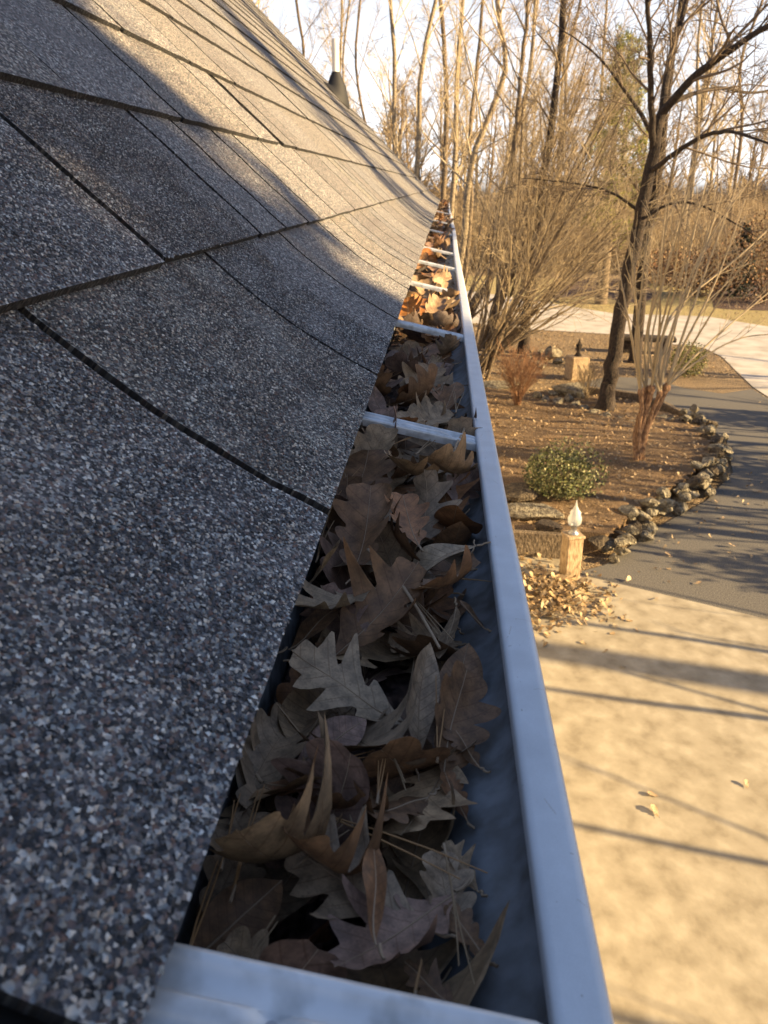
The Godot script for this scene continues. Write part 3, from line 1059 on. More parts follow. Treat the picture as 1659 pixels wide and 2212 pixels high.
func crepe_myrtles() -> void:
	# the one in the bed: several trunks from one foot, pollarded, long whips above
	var p0 := on_level(1381, 1003, 0.16)
	var z := p0.z
	var t := tree("crepe_myrtle", "multi-trunked tan crepe myrtle standing in the mulch bed", "", p0, M.bark_myrtle, M.twig_gold, "tree")
	var foot := p0 - Vector3(0, 0.05, 0)
	var forks := []
	for e in [[[1372, 940], [1388, 880], [1396, 840], 0.034], [[1384, 930], [1398, 880], [1408, 838], 0.038], [[1392, 940], [1414, 890], [1440, 836], 0.042], [[1378, 950], [1386, 890], [1384, 845], 0.03], [[1390, 950], [1404, 905], [1425, 850], 0.03]]:
		var dz := rnd(-0.12, 0.12)
		var f: Vector3 = at_far(e[2][0], e[2][1], z + dz)
		forks.append(f)
		stem(t, [foot + Vector3(rnd(-0.04, 0.04), 0, rnd(-0.04, 0.04)), at_far(e[0][0], e[0][1], z + dz * 0.4), at_far(e[1][0], e[1][1], z + dz * 0.8), f], e[3], e[3] * 0.8, MYRTLE, 3, 9)
		t[1].tube_radii(PackedVector3Array([f - Vector3(0, 0.05, 0), f - Vector3(0, 0.02, 0), f + Vector3(0, 0.02, 0), f + Vector3(0, 0.05, 0)]), PackedFloat32Array([e[3] * 0.75, e[3] * 1.15, e[3] * 1.05, e[3] * 0.3]), 8)
	var whips := [[1375, 760, 1385, 640, 1400, 480, 0], [1395, 740, 1420, 600, 1440, 430, 0], [1405, 750, 1440, 580, 1490, 400, 0], [1420, 740, 1455, 600, 1475, 430, 1], [1430, 730, 1480, 560, 1530, 390, 1], [1440, 740, 1500, 600, 1560, 420, 1], [1470, 760, 1550, 600, 1610, 430, 2], [1480, 770, 1560, 640, 1659, 480, 2], [1490, 780, 1590, 690, 1700, 600, 2], [1500, 785, 1600, 730, 1720, 720, 2], [1470, 740, 1530, 570, 1600, 380, 2], [1380, 730, 1370, 600, 1350, 470, 3], [1370, 760, 1350, 650, 1330, 540, 3], [1400, 720, 1460, 520, 1510, 330, 4], [1450, 720, 1520, 540, 1640, 360, 4], [1425, 700, 1430, 560, 1455, 360, 1], [1460, 700, 1500, 500, 1540, 330, 4], [1445, 690, 1590, 560, 1720, 440, 4]]
	for e in whips:
		var f: Vector3 = forks[e[6]]
		var dz := rnd(-0.9, 0.9)
		stem(t, [f, at_far(e[0], e[1], z + dz * 0.35), at_far(e[2], e[3], z + dz * 0.75), at_far(e[4], e[5], z + dz)], rnd(0.013, 0.021), 0.005, WHIP, 0, 5, true, 0.3)
	finish(t)
	# thicket of the same by the house, fanning out over the gutter end
	var clumps := [[Vector3(0.62, 0, -13.8), 16, 1.0], [Vector3(0.95, 0, -16.5), 14, 1.1], [Vector3(0.5, 0, -19.5), 12, 1.15]]
	for k in clumps.size():
		var c: Array = clumps[k]
		var at: Vector3 = c[0]
		var m := tree("crepe_myrtle", ["wide thicket of golden crepe myrtle stems beside the gutter's end cap", "arching crepe myrtle clump behind the thicket at the gutter end", "upright crepe myrtle clump beside the road near the house corner"][k], "", at, M.bark_mid, M.twig_gold if k != 1 else M.twig)
		for j in c[1]:
			var a := rnd(-0.5, 1.0)
			var lean := rnd(0.12, 0.85)
			var d := Vector3(sin(a + 0.9) * lean + rnd(-0.1, 0.15), 1.0, cos(a + 0.9) * lean * 0.6).normalized()
			var L: float = rnd(3.2, 5.6) * c[2]
			var p: Vector3 = at + Vector3(rnd(-0.2, 0.2), -0.03, rnd(-0.2, 0.2))
			var pts := walk(p, d, L, 6, 0.12, 0.0)
			var arr := []
			for q in pts: arr.append(q)
			stem(m, arr, rnd(0.022, 0.042), 0.008, MYRTLE, 0, 6, false, 0.22)
		finish(m)

func leaf_cloud(b: MB, at: Vector3, size: Vector3, count: int, w: float, l: float, tones: Array, shell := 0.55) -> void:
	for k in count:
		var d := rvec().normalized()
		var q := at + d * size * lerpf(shell, 1.0, sqrt(rng.randf())) * (1.0 + 0.16 * noise.get_noise_3d(d.x * 2.2 + at.x, d.y * 2.2, d.z * 2.2))
		var u := rvec().normalized() * l
		var s := u.cross(rvec()).normalized() * w
		var c: Color = tones[rng.randi() % tones.size()] * rnd(0.75, 1.25)
		c.a = 1.0
		b.quad(q, q + u * 0.5 + s, q + u, q + u * 0.5 - s, c)

func tufts(b: MB, at: Vector3, size: float, blades: int, l: float, w: float, tones: Array) -> void:
	for k in blades:
		var d := (rvec() + Vector3(0, 0.3, 0)).normalized()
		var s := d.cross(rvec()).normalized() * w
		var q := at + rvec() * size
		var c: Color = tones[rng.randi() % tones.size()] * rnd(0.8, 1.2)
		c.a = 1.0
		b.tri(q - s, q + s, q + d * l, c)

func pine(label: String, group: String, at: Vector3, h: float, crown_from: float, reach: float, tufts_n: int, dense: int, bright := false) -> Node3D:
	var t := tree("pine_tree", label, group, at, M.bark_mid, M.leafy)
	var limbs := MB.new()
	t[1].tube(walk(at - Vector3(0, 0.1, 0), Vector3.UP, h, 12, 0.015, 0.05), 0.19, 0.03, 10)
	var tones := [Color(0.06, 0.085, 0.025), Color(0.09, 0.11, 0.03), Color(0.12, 0.13, 0.035), Color(0.045, 0.065, 0.02)]
	if bright: tones = [Color(0.18, 0.19, 0.03), Color(0.24, 0.24, 0.045), Color(0.3, 0.28, 0.06), Color(0.12, 0.14, 0.025)]
	var y := crown_from
	while y < h:
		var f := (y - crown_from) / (h - crown_from)
		var L := reach * (1.0 - f * 0.8) * rnd(0.75, 1.1)
		var a := rnd(0, TAU)
		var p := at + Vector3(0, y, 0)
		var pts := walk(p, Vector3(cos(a), rnd(0.0, 0.45), sin(a)).normalized(), L, 4, 0.1, 0.05)
		t[1].tube(pts, 0.045 * (1.1 - f), 0.012, 5)
		for k in tufts_n:
			var q := along(pts, rnd(0.25, 1.0)) + rvec() * 0.28
			tufts(t[2], q, 0.06, dense, 0.2, 0.012, tones)
		y += (h - crown_from) / 46.0
	return finish(t)

func evergreens() -> void:
	# yellow-green pine seen through the twigs
	var p0 := EYE + aim(1325, 400) * (-23.5 / aim(1325, 400).z)
	p0.y = 0
	pine("yellow-green pine standing behind the bare twigs beside the road", "", p0, 6.6, 1.6, 1.5, 12, 20, true)
	var tones_dark := [Color(0.012, 0.02, 0.014), Color(0.02, 0.03, 0.02), Color(0.03, 0.042, 0.028)]
	var p1 := on_level(1588, 640)
	var t := tree("evergreen_shrub", "dark green conical evergreen shrub beyond the road", "", p1, M.bark, M.leafy, "shrub")
	t[1].tube(walk(p1, Vector3.UP, 1.6, 4, 0.02, 0.05), 0.06, 0.02, 6)
	for k in 9:
		var f := k / 9.0
		leaf_cloud(t[2], p1 + Vector3(0, 0.3 + f * 1.7, 0), Vector3(0.75 * (1.05 - f), 0.35, 0.75 * (1.05 - f)), 420, 0.03, 0.11, tones_dark, 0.2)
	finish(t)
	# russet oak-leaved shrubs
	for e in [[1650, 655, 2.1, 1.6, "tall russet shrub still holding dead leaves beyond the road"], [1500, 640, 1.2, 1.3, "low russet brush beside the dark evergreen shrub"], [1440, 615, 1.0, 1.6, "spreading tan brush along the lawn edge"]]:
		var q := on_level(e[0], e[1])
		var s := tree("russet_shrub", e[4], "", q, M.bark_mid, M.leafy, "shrub")
		for k in 14:
			var d := Vector3(rnd(-0.6, 0.6), 1, rnd(-0.6, 0.6)).normalized()
			s[1].tube(walk(q, d, e[2] * rnd(0.7, 1.1), 5, 0.12, 0.02), 0.02, 0.006, 4)
		leaf_cloud(s[2], q + Vector3(0, e[2] * 0.6, 0), Vector3(e[3], e[2] * 0.62, e[3]), 2600, 0.03, 0.09, [Color(0.16, 0.075, 0.03), Color(0.22, 0.12, 0.05), Color(0.1, 0.05, 0.025), Color(0.26, 0.17, 0.08)], 0.15)
		finish(s)

func far_woods() -> void:
	# four kinds of distant bare tree, copied through the woods
	var S := {"kids": [22, 9, 6], "ang": [0.7, 0.7, 0.7], "ratio": [0.3, 0.45, 0.5], "start": [0.2, 0.15, 0.1], "wander": [0.05, 0.15, 0.25, 0.3], "up": [0.05, 0.07, 0.03, 0.0], "segs": [6, 3, 2, 1], "sides": [6, 4, 3, 3], "rmin": 0.011}
	var kinds := []
	for k in 4:
		var t := tree("distant_tree", ["distant bare tree with pale tan crown in the far woods", "distant bare tree with grey-brown crown in the far woods", "distant tall thin bare tree in the far woods", "distant spreading bare tree in the far woods"][k], "bare trees of the far woods", Vector3.ZERO, M.bark_mid if k % 2 else M.bark_pale, M.twig_pale if k % 2 == 0 else M.twig)
		var h: float = [9.0, 10.5, 12.0, 8.0][k]
		var pts := walk(Vector3(0, -0.1, 0), Vector3.UP, h, 6, 0.05, 0.05)
		var arr := []
		for q in pts: arr.append(q)
		stem(t, arr, 0.16, 0.04, S, 0, 6, false, [0.2, 0.25, 0.3, 0.15][k])
		kinds.append(finish(t))
	var spots := []
	for k in 44:
		var zz := rnd(-40.0, -85.0)
		var u := rnd(560.0, 1720.0)
		if u > 1230 and u < 1380 and zz > -50: zz -= 20
		var p := EYE + aim(u, 400) * (zz / aim(u, 400).z)
		p.y = 0
		spots.append(p)
	for k in spots.size():
		var src: Node3D = kinds[k % 4]
		var o := src
		if k >= 4:
			o = src.duplicate()
			o.name = numbered("distant_tree")
			add_child(o)
		o.position = spots[k]
		o.rotation.y = rnd(0, TAU)
		o.scale = Vector3.ONE * rnd(0.75, 1.15)
	# undergrowth: bare brush nobody could count
	var b := MB.new()
	for k in 26:
		var d := Vector3(rnd(-0.8, 0.8), 1.0, rnd(-0.8, 0.8)).normalized()
		var pts := walk(Vector3(rnd(-0.5, 0.5), 0, rnd(-0.5, 0.5)), d, rnd(0.8, 2.2), 3, 0.15, 0.0)
		b.tube(pts, 0.016, 0.006, 3)
		for j in 5:
			b.tube(walk(along(pts, rnd(0.3, 1.0)), side_shoot(d, 0.7), rnd(0.3, 0.7), 2, 0.2, 0.0), 0.008, 0.004, 3)
	scatter("undergrowth", "tangled tan undergrowth of the far woods", b.mesh(), M.twig, 480, func():
		var zz := -32.0 - 60.0 * pow(rng.randf(), 1.3)
		var u := rnd(560.0, 1740.0)
		var p := EYE + aim(u, 400) * (zz / aim(u, 400).z)
		return Vector3(p.x, -0.02, p.z), 0.7, 1.6)
	# the treeline closing the view
	var c := MB.new()
	for k in 90:
		var d := Vector3(rnd(-0.5, 0.5), 1.0, rnd(-0.5, 0.5)).normalized()
		c.tube(walk(Vector3(rnd(-2.5, 2.5), 0, rnd(-1, 1)), d, rnd(2.0, 6.5), 3, 0.1, 0.02), 0.05, 0.012, 3)
	leaf_cloud(c, Vector3(0, 2.2, 0), Vector3(3.2, 2.4, 1.2), 500, 0.12, 0.3, [Color.WHITE], 0.1)
	c.c = PackedColorArray()
	scatter("treeline", "hazy brown treeline closing the far view", c.mesh(), M.twig_grey, 150, func():
		return Vector3(rnd(-70, 110), -0.05, rnd(-95, -125)), 0.6, 1.1)

func scatter(called: String, label: String, mesh: Mesh, m: Material, count: int, where: Callable, lo: float, hi: float) -> void:
	var mm := MultiMesh.new()
	mm.transform_format = MultiMesh.TRANSFORM_3D
	mm.mesh = mesh
	mm.instance_count = count
	for k in count:
		var s := rnd(lo, hi)
		mm.set_instance_transform(k, Transform3D(Basis(Vector3.UP, rnd(0, TAU)) * Basis.from_scale(Vector3(s, s * rnd(0.8, 1.1), s)), where.call()))
	var o := MultiMeshInstance3D.new()
	o.name = numbered(called)
	o.multimesh = mm
	o.material_override = m
	add_child(o)
	tag(o, label, "plants", "", "stuff")

func unseen_neighbours() -> void:
	# trees standing beyond the drive, out of view: their shadows cross the roof and the pad
	var s := to_sun()
	var away := Vector3(s.x, 0, s.z).normalized()
	for e in [[1.7, 11.5, 3.4], [6.4, 13.0, 3.4]]:  # dense crowns added out of view to keep the near roof shaded
		var at: Vector3 = Vector3(-0.3, 0, e[0]) + away * e[1]
		var t := tree("added_shade_tree", "broad dense unseen evergreen added beyond the driveway to shade the roof", "added evergreens shading the roof", at, M.bark_mid, M.leafy)
		t[1].tube(walk(at - Vector3(0, 0.1, 0), Vector3.UP, 9.0, 9, 0.02, 0.05), 0.2, 0.05, 10)
		for k in 30:
			t[1].tube(walk(at + Vector3(0, rnd(4.6, 9.0), 0), Vector3(rnd(-1, 1), rnd(-0.1, 0.7), rnd(-1, 1)).normalized(), rnd(1.5, 2.6), 4, 0.12, 0.02), 0.05, 0.012, 5)
		leaf_cloud(t[2], at + Vector3(0, 8.0, 0), Vector3(e[2], 3.5, e[2]), 21000, 0.085, 0.27, [Color(0.03, 0.05, 0.018), Color(0.045, 0.07, 0.022), Color(0.02, 0.035, 0.014)], 0.1)
		finish(t)
	for e in [[-5.2, 13.0, 1.3, 13.0], [-9.0, 16.0, 1.1, 13.5]]:
		var at: Vector3 = Vector3(-0.3, 0, e[0]) + away * e[1]
		pine("tall pine beyond the driveway shading the roof", "pines shading the roof", at, e[3], 5.6, e[2], 12, 18)
	var S := {"kids": [14, 7, 4], "ang": [0.9, 0.7, 0.7], "ratio": [0.35, 0.45, 0.5], "start": [0.12, 0.15, 0.1], "wander": [0.06, 0.15, 0.2, 0.3], "up": [0.04, 0.05, 0.03, 0.0], "segs": [6, 4, 3, 2], "sides": [8, 5, 3, 3], "rmin": 0.007}
	var S2 := {"kids": [6, 3], "ang": [0.6, 0.6], "ratio": [0.4, 0.4], "start": [0.25, 0.2], "wander": [0.04, 0.1, 0.2], "up": [0.04, 0.03, 0.0], "segs": [6, 4, 3], "sides": [8, 5, 4], "rmin": 0.006}
	for e in [[7.0, -5.5, 0.6, 0.95], [7.6, -8.2, 0.7, 1.0], [8.2, -10.6, 0.6, 0.9]]:  # shrubs added out of view to cast shadow bands on the asphalt
		var at := Vector3(e[0], 0, e[1])
		var t := tree("added_shade_shrub", "dense dark unseen shrub added beyond the driveway to shade it", "added shrubs shading the driveway", at, M.bark_mid, M.leafy, "shrub")
		t[1].tube(walk(at - Vector3(0, 0.05, 0), Vector3.UP, 1.4, 4, 0.03, 0.05), 0.05, 0.02, 7)
		leaf_cloud(t[2], at + Vector3(0, e[3], 0), Vector3(e[2], e[3], e[2]), 3000, 0.03, 0.08, [Color(0.03, 0.05, 0.018), Color(0.045, 0.07, 0.022)], 0.2)
		finish(t)
	for e in [[-7.4, 8.5, 0.09], [-9.0, 11.0, 0.1], [-10.8, 9.0, 0.09], [-12.5, 12.0, 0.1], [-15.0, 13.0, 0.1], [-3.05, 4.6, 0.035], [-4.55, 5.0, 0.045], [-5.1, 5.4, 0.045], [-2.2, 5.0, 0.04], [-6.6, 5.6, 0.04], [-7.3, 6.0, 0.032], [-7.9, 6.4, 0.035], [-8.75, 6.2, 0.03], [-9.2, 6.0, 0.035], [-9.95, 6.4, 0.03], [-10.9, 6.2, 0.035], [-11.9, 6.0, 0.03], [-8.2, 4.4, 0.03], [-9.6, 4.2, 0.03], [-10.4, 5.0, 0.035], [-11.4, 4.6, 0.03]]:
		var at: Vector3 = Vector3(1.6, 0, e[0]) + away * e[1]
		var t := tree("drive_tree", "bare tree beyond the driveway casting branch shadows", "bare trees along the driveway", at, M.bark_mid, M.twig)
		var pts := walk(at - Vector3(0, 0.1, 0), Vector3(rnd(-0.1, 0.1), 1, rnd(-0.1, 0.1)).normalized(), 9.0 if e[2] > 0.05 else 4.5, 6, 0.05, 0.05)
		var arr := []
		for q in pts: arr.append(q)
		stem(t, arr, e[2], e[2] * 0.3, S if e[2] > 0.05 else S2, 0, 8, false, 0.12)
		finish(t)


# ---------------------------------------------------------------- garden things
func rock(size: Vector3, cuts := 11) -> ArrayMesh:
	# angular fieldstone: a ball cut by planes, flat facets
	var planes := []
	for k in cuts:
		planes.append([rvec().normalized(), rnd(0.5, 0.8)])
	var rows := []
	for j in 8:
		var row := PackedVector3Array()
		var th := PI * j / 7.0
		for i in 11:
			var ph := TAU * (i % 10) / 10.0
			var p := Vector3(sin(th) * cos(ph), cos(th), sin(th) * sin(ph))
			for pl in planes:
				var d: float = p.dot(pl[0])
				if d > pl[1]: p -= pl[0] * (d - pl[1])
			row.append(p * size)
		rows.append(row)
	var b := MB.new()
	for j in 7:
		for i in 10:
			if j > 0: b.tri(rows[j][i], rows[j][i + 1], rows[j + 1][i])
			if j < 6: b.tri(rows[j][i + 1], rows[j + 1][i + 1], rows[j + 1][i])
	return b.mesh()

func build_garden() -> void:
	# dry-laid stone edging of the bed
	var wall := thing("stone_wall", "low dry-laid fieldstone wall edging the mulch bed along the driveway", "wall", Vector3(1.6, 0, -6.6))
	var path := [Vector2(1.5, -6.5), Vector2(2.15, -7.32), Vector2(2.8, -8.14), Vector2(3.38, -9.06), Vector2(3.7, -10.3), Vector2(3.56, -11.2)]
	var kinds := []
	for k in 10: kinds.append(rock(Vector3(rnd(0.08, 0.145), rnd(0.05, 0.09), rnd(0.07, 0.115))))
	for k in path.size() - 1:
		var a: Vector2 = path[k]
		var c: Vector2 = path[k + 1]
		var steps := int(a.distance_to(c) / 0.11)
		for j in steps:
			var mid := a.lerp(c, (j + rnd(0.1, 0.9)) / steps)
			var nrm := (c - a).normalized().orthogonal()
			for lv in 3:
				if lv == 2 and rng.randf() < 0.7: continue
				var p := mid + nrm * rnd(-0.13, 0.13) * (1.3 - lv * 0.3) + (c - a).normalized() * rnd(-0.05, 0.05)
				var o := part(wall, "stone", kinds[rng.randi() % 10], M.stone if rng.randf() < 0.75 else M.stone_dark)
				o.position = Vector3(p.x, 0.06 + lv * 0.1 + rnd(-0.015, 0.015), p.y) - wall.position
				o.rotation = Vector3(rnd(-0.2, 0.2), rnd(0, TAU), rnd(-0.2, 0.2))
				o.scale = Vector3.ONE * rnd(0.7, 1.15)
	# edging stones behind the bed
	var edge := thing("stone_edging", "broken row of small stones along the back of the mulch bed", "edging", Vector3(2.5, 0, -12.2))
	for e in [[1160, 855], [1178, 862], [1195, 850], [1210, 845], [1228, 862], [1222, 838], [1245, 872], [1262, 880], [1205, 868], [1282, 892], [1340, 905], [1362, 918], [1390, 915], [1415, 922], [1430, 905], [1445, 912], [1300, 900], [1250, 855], [1140, 770], [1160, 762], [1178, 772], [1190, 758], [1150, 785], [1205, 780], [1170, 790]]:
		var o := part(edge, "stone", kinds[rng.randi() % 10], M.stone)
		o.position = on_level(e[0], e[1], 0.06) - edge.position
		o.rotation = Vector3(rnd(-0.2, 0.2), rnd(0, TAU), rnd(-0.2, 0.2))
		o.scale = Vector3.ONE * rnd(0.7, 1.2)
	var kerb := MB.new()
	var kp := [Vector2(3.62, -11.35), Vector2(3.45, -12.0), Vector2(3.2, -12.45), Vector2(2.75, -12.72), Vector2(2.2, -12.95)]
	for k in kp.size() - 1:
		var a: Vector2 = kp[k]; var c: Vector2 = kp[k + 1]
		var m := (a + c) * 0.5
		kerb.block(Vector3(m.x, 0.05, m.y), Vector3(0.09, 0.12, a.distance_to(c) + 0.02), 0.012, Basis(Vector3.UP, atan2(c.x - a.x, c.y - a.y)))
	var kt := thing("timber_kerb", "weathered timber kerb curving between the oak and the driveway", "kerb", Vector3(3.2, 0, -12.4))
	part(kt, "beam", kerb.mesh(), M.bark_mid).position = -kt.position
	# boulders near the house
	var names := [["flat brown boulder in the mulch beside the green shrub", 1128, 1066, 0.3, 0.1, 0.2, M.stone_dark], ["broad pale boulder in front of the flat brown one", 1150, 1105, 0.36, 0.09, 0.24, M.stone], ["small dark boulder beside the timber post", 1190, 1140, 0.16, 0.07, 0.13, M.bark], ["angular pale boulder behind the russet shrub", 1228, 842, 0.32, 0.16, 0.25, M.stone], ["low mossy boulder at the house end of the bed", 1085, 832, 0.42, 0.09, 0.3, M.moss if M.has("moss") else M.stone], ["tall pale boulder beside the pedestal", 1190, 765, 0.26, 0.2, 0.2, M.stone]]
	for e in names:
		var h := 0.0
		var p := on_level(e[1], e[2], 0.1)
		if p.z > -12.8: h = bed_height(p.x, p.z)
		p = on_level(e[1], e[2], h + e[4] * 0.5)
		var o := part(self, "boulder", rock(Vector3(e[3], e[4], e[5]), 12), e[6])
		tag(o, e[0], "boulder")
		o.position = Vector3(p.x, h + e[4] * 0.55, p.z)
		o.rotation.y = rnd(-0.5, 0.5)
	# timber post and rail at the corner of the pad
	var pp := on_level(1228, 1252)
	var post := thing("timber_post", "square tan timber post with a short rail at the corner of the concrete pad", "post", Vector3(pp.x, 0, pp.z))
	var pb := MB.new()
	pb.block(Vector3(0, 0.2, 0), Vector3(0.14, 0.44, 0.14), 0.008, Basis(Vector3.UP, 0.28))
	part(post, "shaft", pb.mesh(), M.timber)
	var cb := MB.new()
	cb.block(Vector3(0, 0.432, 0), Vector3(0.16, 0.03, 0.16), 0.008, Basis(Vector3.UP, 0.28))
	part(post, "cap", cb.mesh(), M.timber)
	var qb := MB.new()
	qb.block(Vector3(-0.4, 0.14, -0.42), Vector3(0.95, 0.26, 0.06), 0.01, Basis(Vector3.UP, -0.08))
	part(post, "board", qb.mesh(), M.bark_mid)
	# glass finial light on the post
	var glass := StandardMaterial3D.new()
	glass.albedo_color = Color(0.9, 0.92, 0.9, 0.45)
	glass.transparency = BaseMaterial3D.TRANSPARENCY_ALPHA
	glass.roughness = 0.05
	var orn := thing("garden_lantern", "small pointed glass lantern standing on the timber post", "lantern", Vector3(pp.x, 0.447, pp.z))
	var ob := MB.new()
	ob.tube_radii(PackedVector3Array([Vector3(0, 0, 0), Vector3(0, 0.01, 0), Vector3(0, 0.02, 0), Vector3(0, 0.07, 0), Vector3(0, 0.085, 0)]), PackedFloat32Array([0.045, 0.048, 0.03, 0.024, 0.05]), 14)
	part(orn, "base", ob.mesh(), M.steel)
	var g2 := MB.new()
	g2.tube_radii(PackedVector3Array([Vector3(0, 0.085, 0), Vector3(0, 0.11, 0), Vector3(0, 0.15, 0), Vector3(0, 0.19, 0)]), PackedFloat32Array([0.045, 0.06, 0.058, 0.04]), 14)
	part(orn, "globe", g2.mesh(), glass)
	var g3 := MB.new()
	g3.tube_radii(PackedVector3Array([Vector3(0, 0.188, 0), Vector3(0, 0.2, 0), Vector3(0, 0.23, 0), Vector3(0, 0.26, 0), Vector3(0, 0.31, 0)]), PackedFloat32Array([0.048, 0.046, 0.024, 0.01, 0.002]), 14)
	part(orn, "spire", g3.mesh(), glass)
	# pedestal and its lantern among the rocks
	var dp := on_level(1244, 818)
	var ped := thing("stone_pedestal", "square brown block pedestal among the rocks beyond the bed", "pedestal", Vector3(dp.x, 0, dp.z))
	var pe := MB.new()
	pe.block(Vector3(0, 0.2, 0), Vector3(0.34, 0.42, 0.3), 0.02, Basis(Vector3.UP, 0.3))
	part(ped, "block", pe.mesh(), M.timber)
	var lan := thing("garden_lantern", "dark slim lantern figure on the brown block pedestal", "lantern", Vector3(dp.x, 0.41, dp.z))
	var lb := MB.new()
	lb.tube_radii(PackedVector3Array([Vector3(0, 0, 0), Vector3(0, 0.03, 0), Vector3(0, 0.06, 0), Vector3(0, 0.14, 0), Vector3(0, 0.2, 0), Vector3(0, 0.22, 0), Vector3(0, 0.3, 0)]), PackedFloat32Array([0.07, 0.06, 0.03, 0.045, 0.06, 0.03, 0.004]), 10)
	part(lan, "body", lb.mesh(), M.bark)
	# bench on the leafy point
	var bp := on_level(1395, 762)
	var bench := thing("garden_bench", "low dark slab bench between the slim tree and the road", "bench", Vector3(bp.x, 0, bp.z))
	var s1 := MB.new()
	s1.block(Vector3(0, 0.3, 0), Vector3(1.1, 0.09, 0.34), 0.015, Basis(Vector3.UP, -0.15))
	part(bench, "seat", s1.mesh(), M.bark)
	for sx in [-0.38, 0.38]:
		var s2 := MB.new()
		s2.block(Vector3(sx, 0.13, -sx * -0.15), Vector3(0.16, 0.28, 0.28), 0.015, Basis(Vector3.UP, -0.15))
		part(bench, "leg", s2.mesh(), M.bark)
	var mp := on_level(1201, 652)
	var mk := thing("marker_post", "short reddish-brown marker post on the lawn beyond the road", "post", Vector3(mp.x, 0, mp.z))
	var mb := MB.new()
	mb.block(Vector3(0, 0.22, 0), Vector3(0.15, 0.46, 0.15), 0.01)
	part(mk, "shaft", mb.mesh(), M.timber)
	var mc := MB.new()
	mc.block(Vector3(0, 0.46, 0), Vector3(0.19, 0.05, 0.19), 0.015)
	part(mk, "cap", mc.mesh(), M.bark)
	# shrubs
	var greens := [Color(0.1, 0.115, 0.035), Color(0.155, 0.165, 0.055), Color(0.23, 0.23, 0.095), Color(0.34, 0.32, 0.16), Color(0.045, 0.055, 0.02)]
	var gp := on_level(1205, 1072, 0.2)
	var sh := tree("green_shrub", "rounded light-green holly shrub in the mulch bed", "", gp, M.bark_mid, M.leafy, "shrub")
	for k in 16:
		sh[1].tube(walk(gp, Vector3(rnd(-0.8, 0.8), 1, rnd(-0.8, 0.8)).normalized(), 0.42, 4, 0.15, 0.0), 0.008, 0.003, 4)
	leaf_cloud(sh[2], gp + Vector3(0, 0.24, 0), Vector3(0.38, 0.26, 0.35), 3400, 0.011, 0.034, greens, 0.35)
	leaf_cloud(sh[2], gp + Vector3(0.08, 0.3, 0), Vector3(0.42, 0.32, 0.38), 800, 0.01, 0.032, greens, 0.75)
	finish(sh)
	var yp := on_level(1482, 812)
	var ys := tree("yellow_shrub", "small yellow-green shrub on the leaf-covered point", "", yp, M.bark_mid, M.leafy, "shrub")
	ys[1].tube(walk(yp, Vector3.UP, 0.4, 3, 0.1, 0.0), 0.02, 0.008, 5)
	leaf_cloud(ys[2], yp + Vector3(0, 0.3, 0), Vector3(0.34, 0.34, 0.34), 1500, 0.012, 0.04, [Color(0.14, 0.15, 0.03), Color(0.22, 0.2, 0.05), Color(0.08, 0.09, 0.02)], 0.2)
	finish(ys)
	var W := {"kids": [7, 5], "ang": [0.45, 0.6], "ratio": [0.55, 0.5], "start": [0.3, 0.2], "wander": [0.1, 0.15, 0.2], "up": [0.02, 0.02, 0.0], "segs": [4, 3, 2], "sides": [4, 3, 3], "rmin": 0.0025}
	for e in [[1118, 876, 0.75, 34, 0.5, M.twig_russet, "fan-shaped russet shrub of dry stems in the mulch bed"], [1266, 862, 0.5, 12, 0.5, M.twig, "sparse twiggy shrub beside the brown pedestal"], [1075, 765, 0.8, 14, 0.6, M.twig, "dry brown brush under the thin tree near the house"]]:
		var q := on_level(e[0], e[1], 0.05)
		var d := tree("dry_shrub", e[6], "", q, e[5], e[5], "shrub")
		for k in e[3]:
			var dir := Vector3(rnd(-1, 1) * e[4], 1, rnd(-1, 1) * e[4]).normalized()
			var pts := walk(q + rvec() * 0.03, dir, e[2] * rnd(0.75, 1.1), 4, 0.08, 0.02)
			var arr := []
			for w in pts: arr.append(w)
			stem(d, arr, 0.007, 0.003, W, 0, 4, false, 0.3)
		finish(d)


# ---------------------------------------------------------------- fallen leaves
func lobe_width(kind: int, t: float) -> float:
	var w := 0.0
	if kind == 0:      # pointed-lobed oak
		for e in [[0.22, 0.22, 0.12], [0.45, 0.39, 0.135], [0.69, 0.29, 0.12], [0.87, 0.13, 0.09]]:
			var k: float = maxf(0.0, 1.0 - absf(t - e[0]) / e[2])
			w = maxf(w, e[1] * pow(k, 0.62))
		w = maxf(w, 0.12 * minf(1.0, t * 6.0))
		w *= 1.0 - smoothstep(0.9, 1.0, t)
	elif kind == 1:    # round-lobed oak
		for e in [[0.22, 0.16, 0.11], [0.43, 0.24, 0.12], [0.65, 0.29, 0.13], [0.86, 0.19, 0.15]]:
			var k: float = (t - e[0]) / e[2]
			if absf(k) < 1.0: w = maxf(w, e[1] * sqrt(1.0 - k * k))
		w = maxf(w, 0.1 * minf(1.0, t * 5.0) * (1.0 - smoothstep(0.8, 1.0, t)))
	else:              # plain long leaf
		w = 0.19 * pow(maxf(sin(PI * pow(t, 1.25)), 0.0), 0.8)
	return w

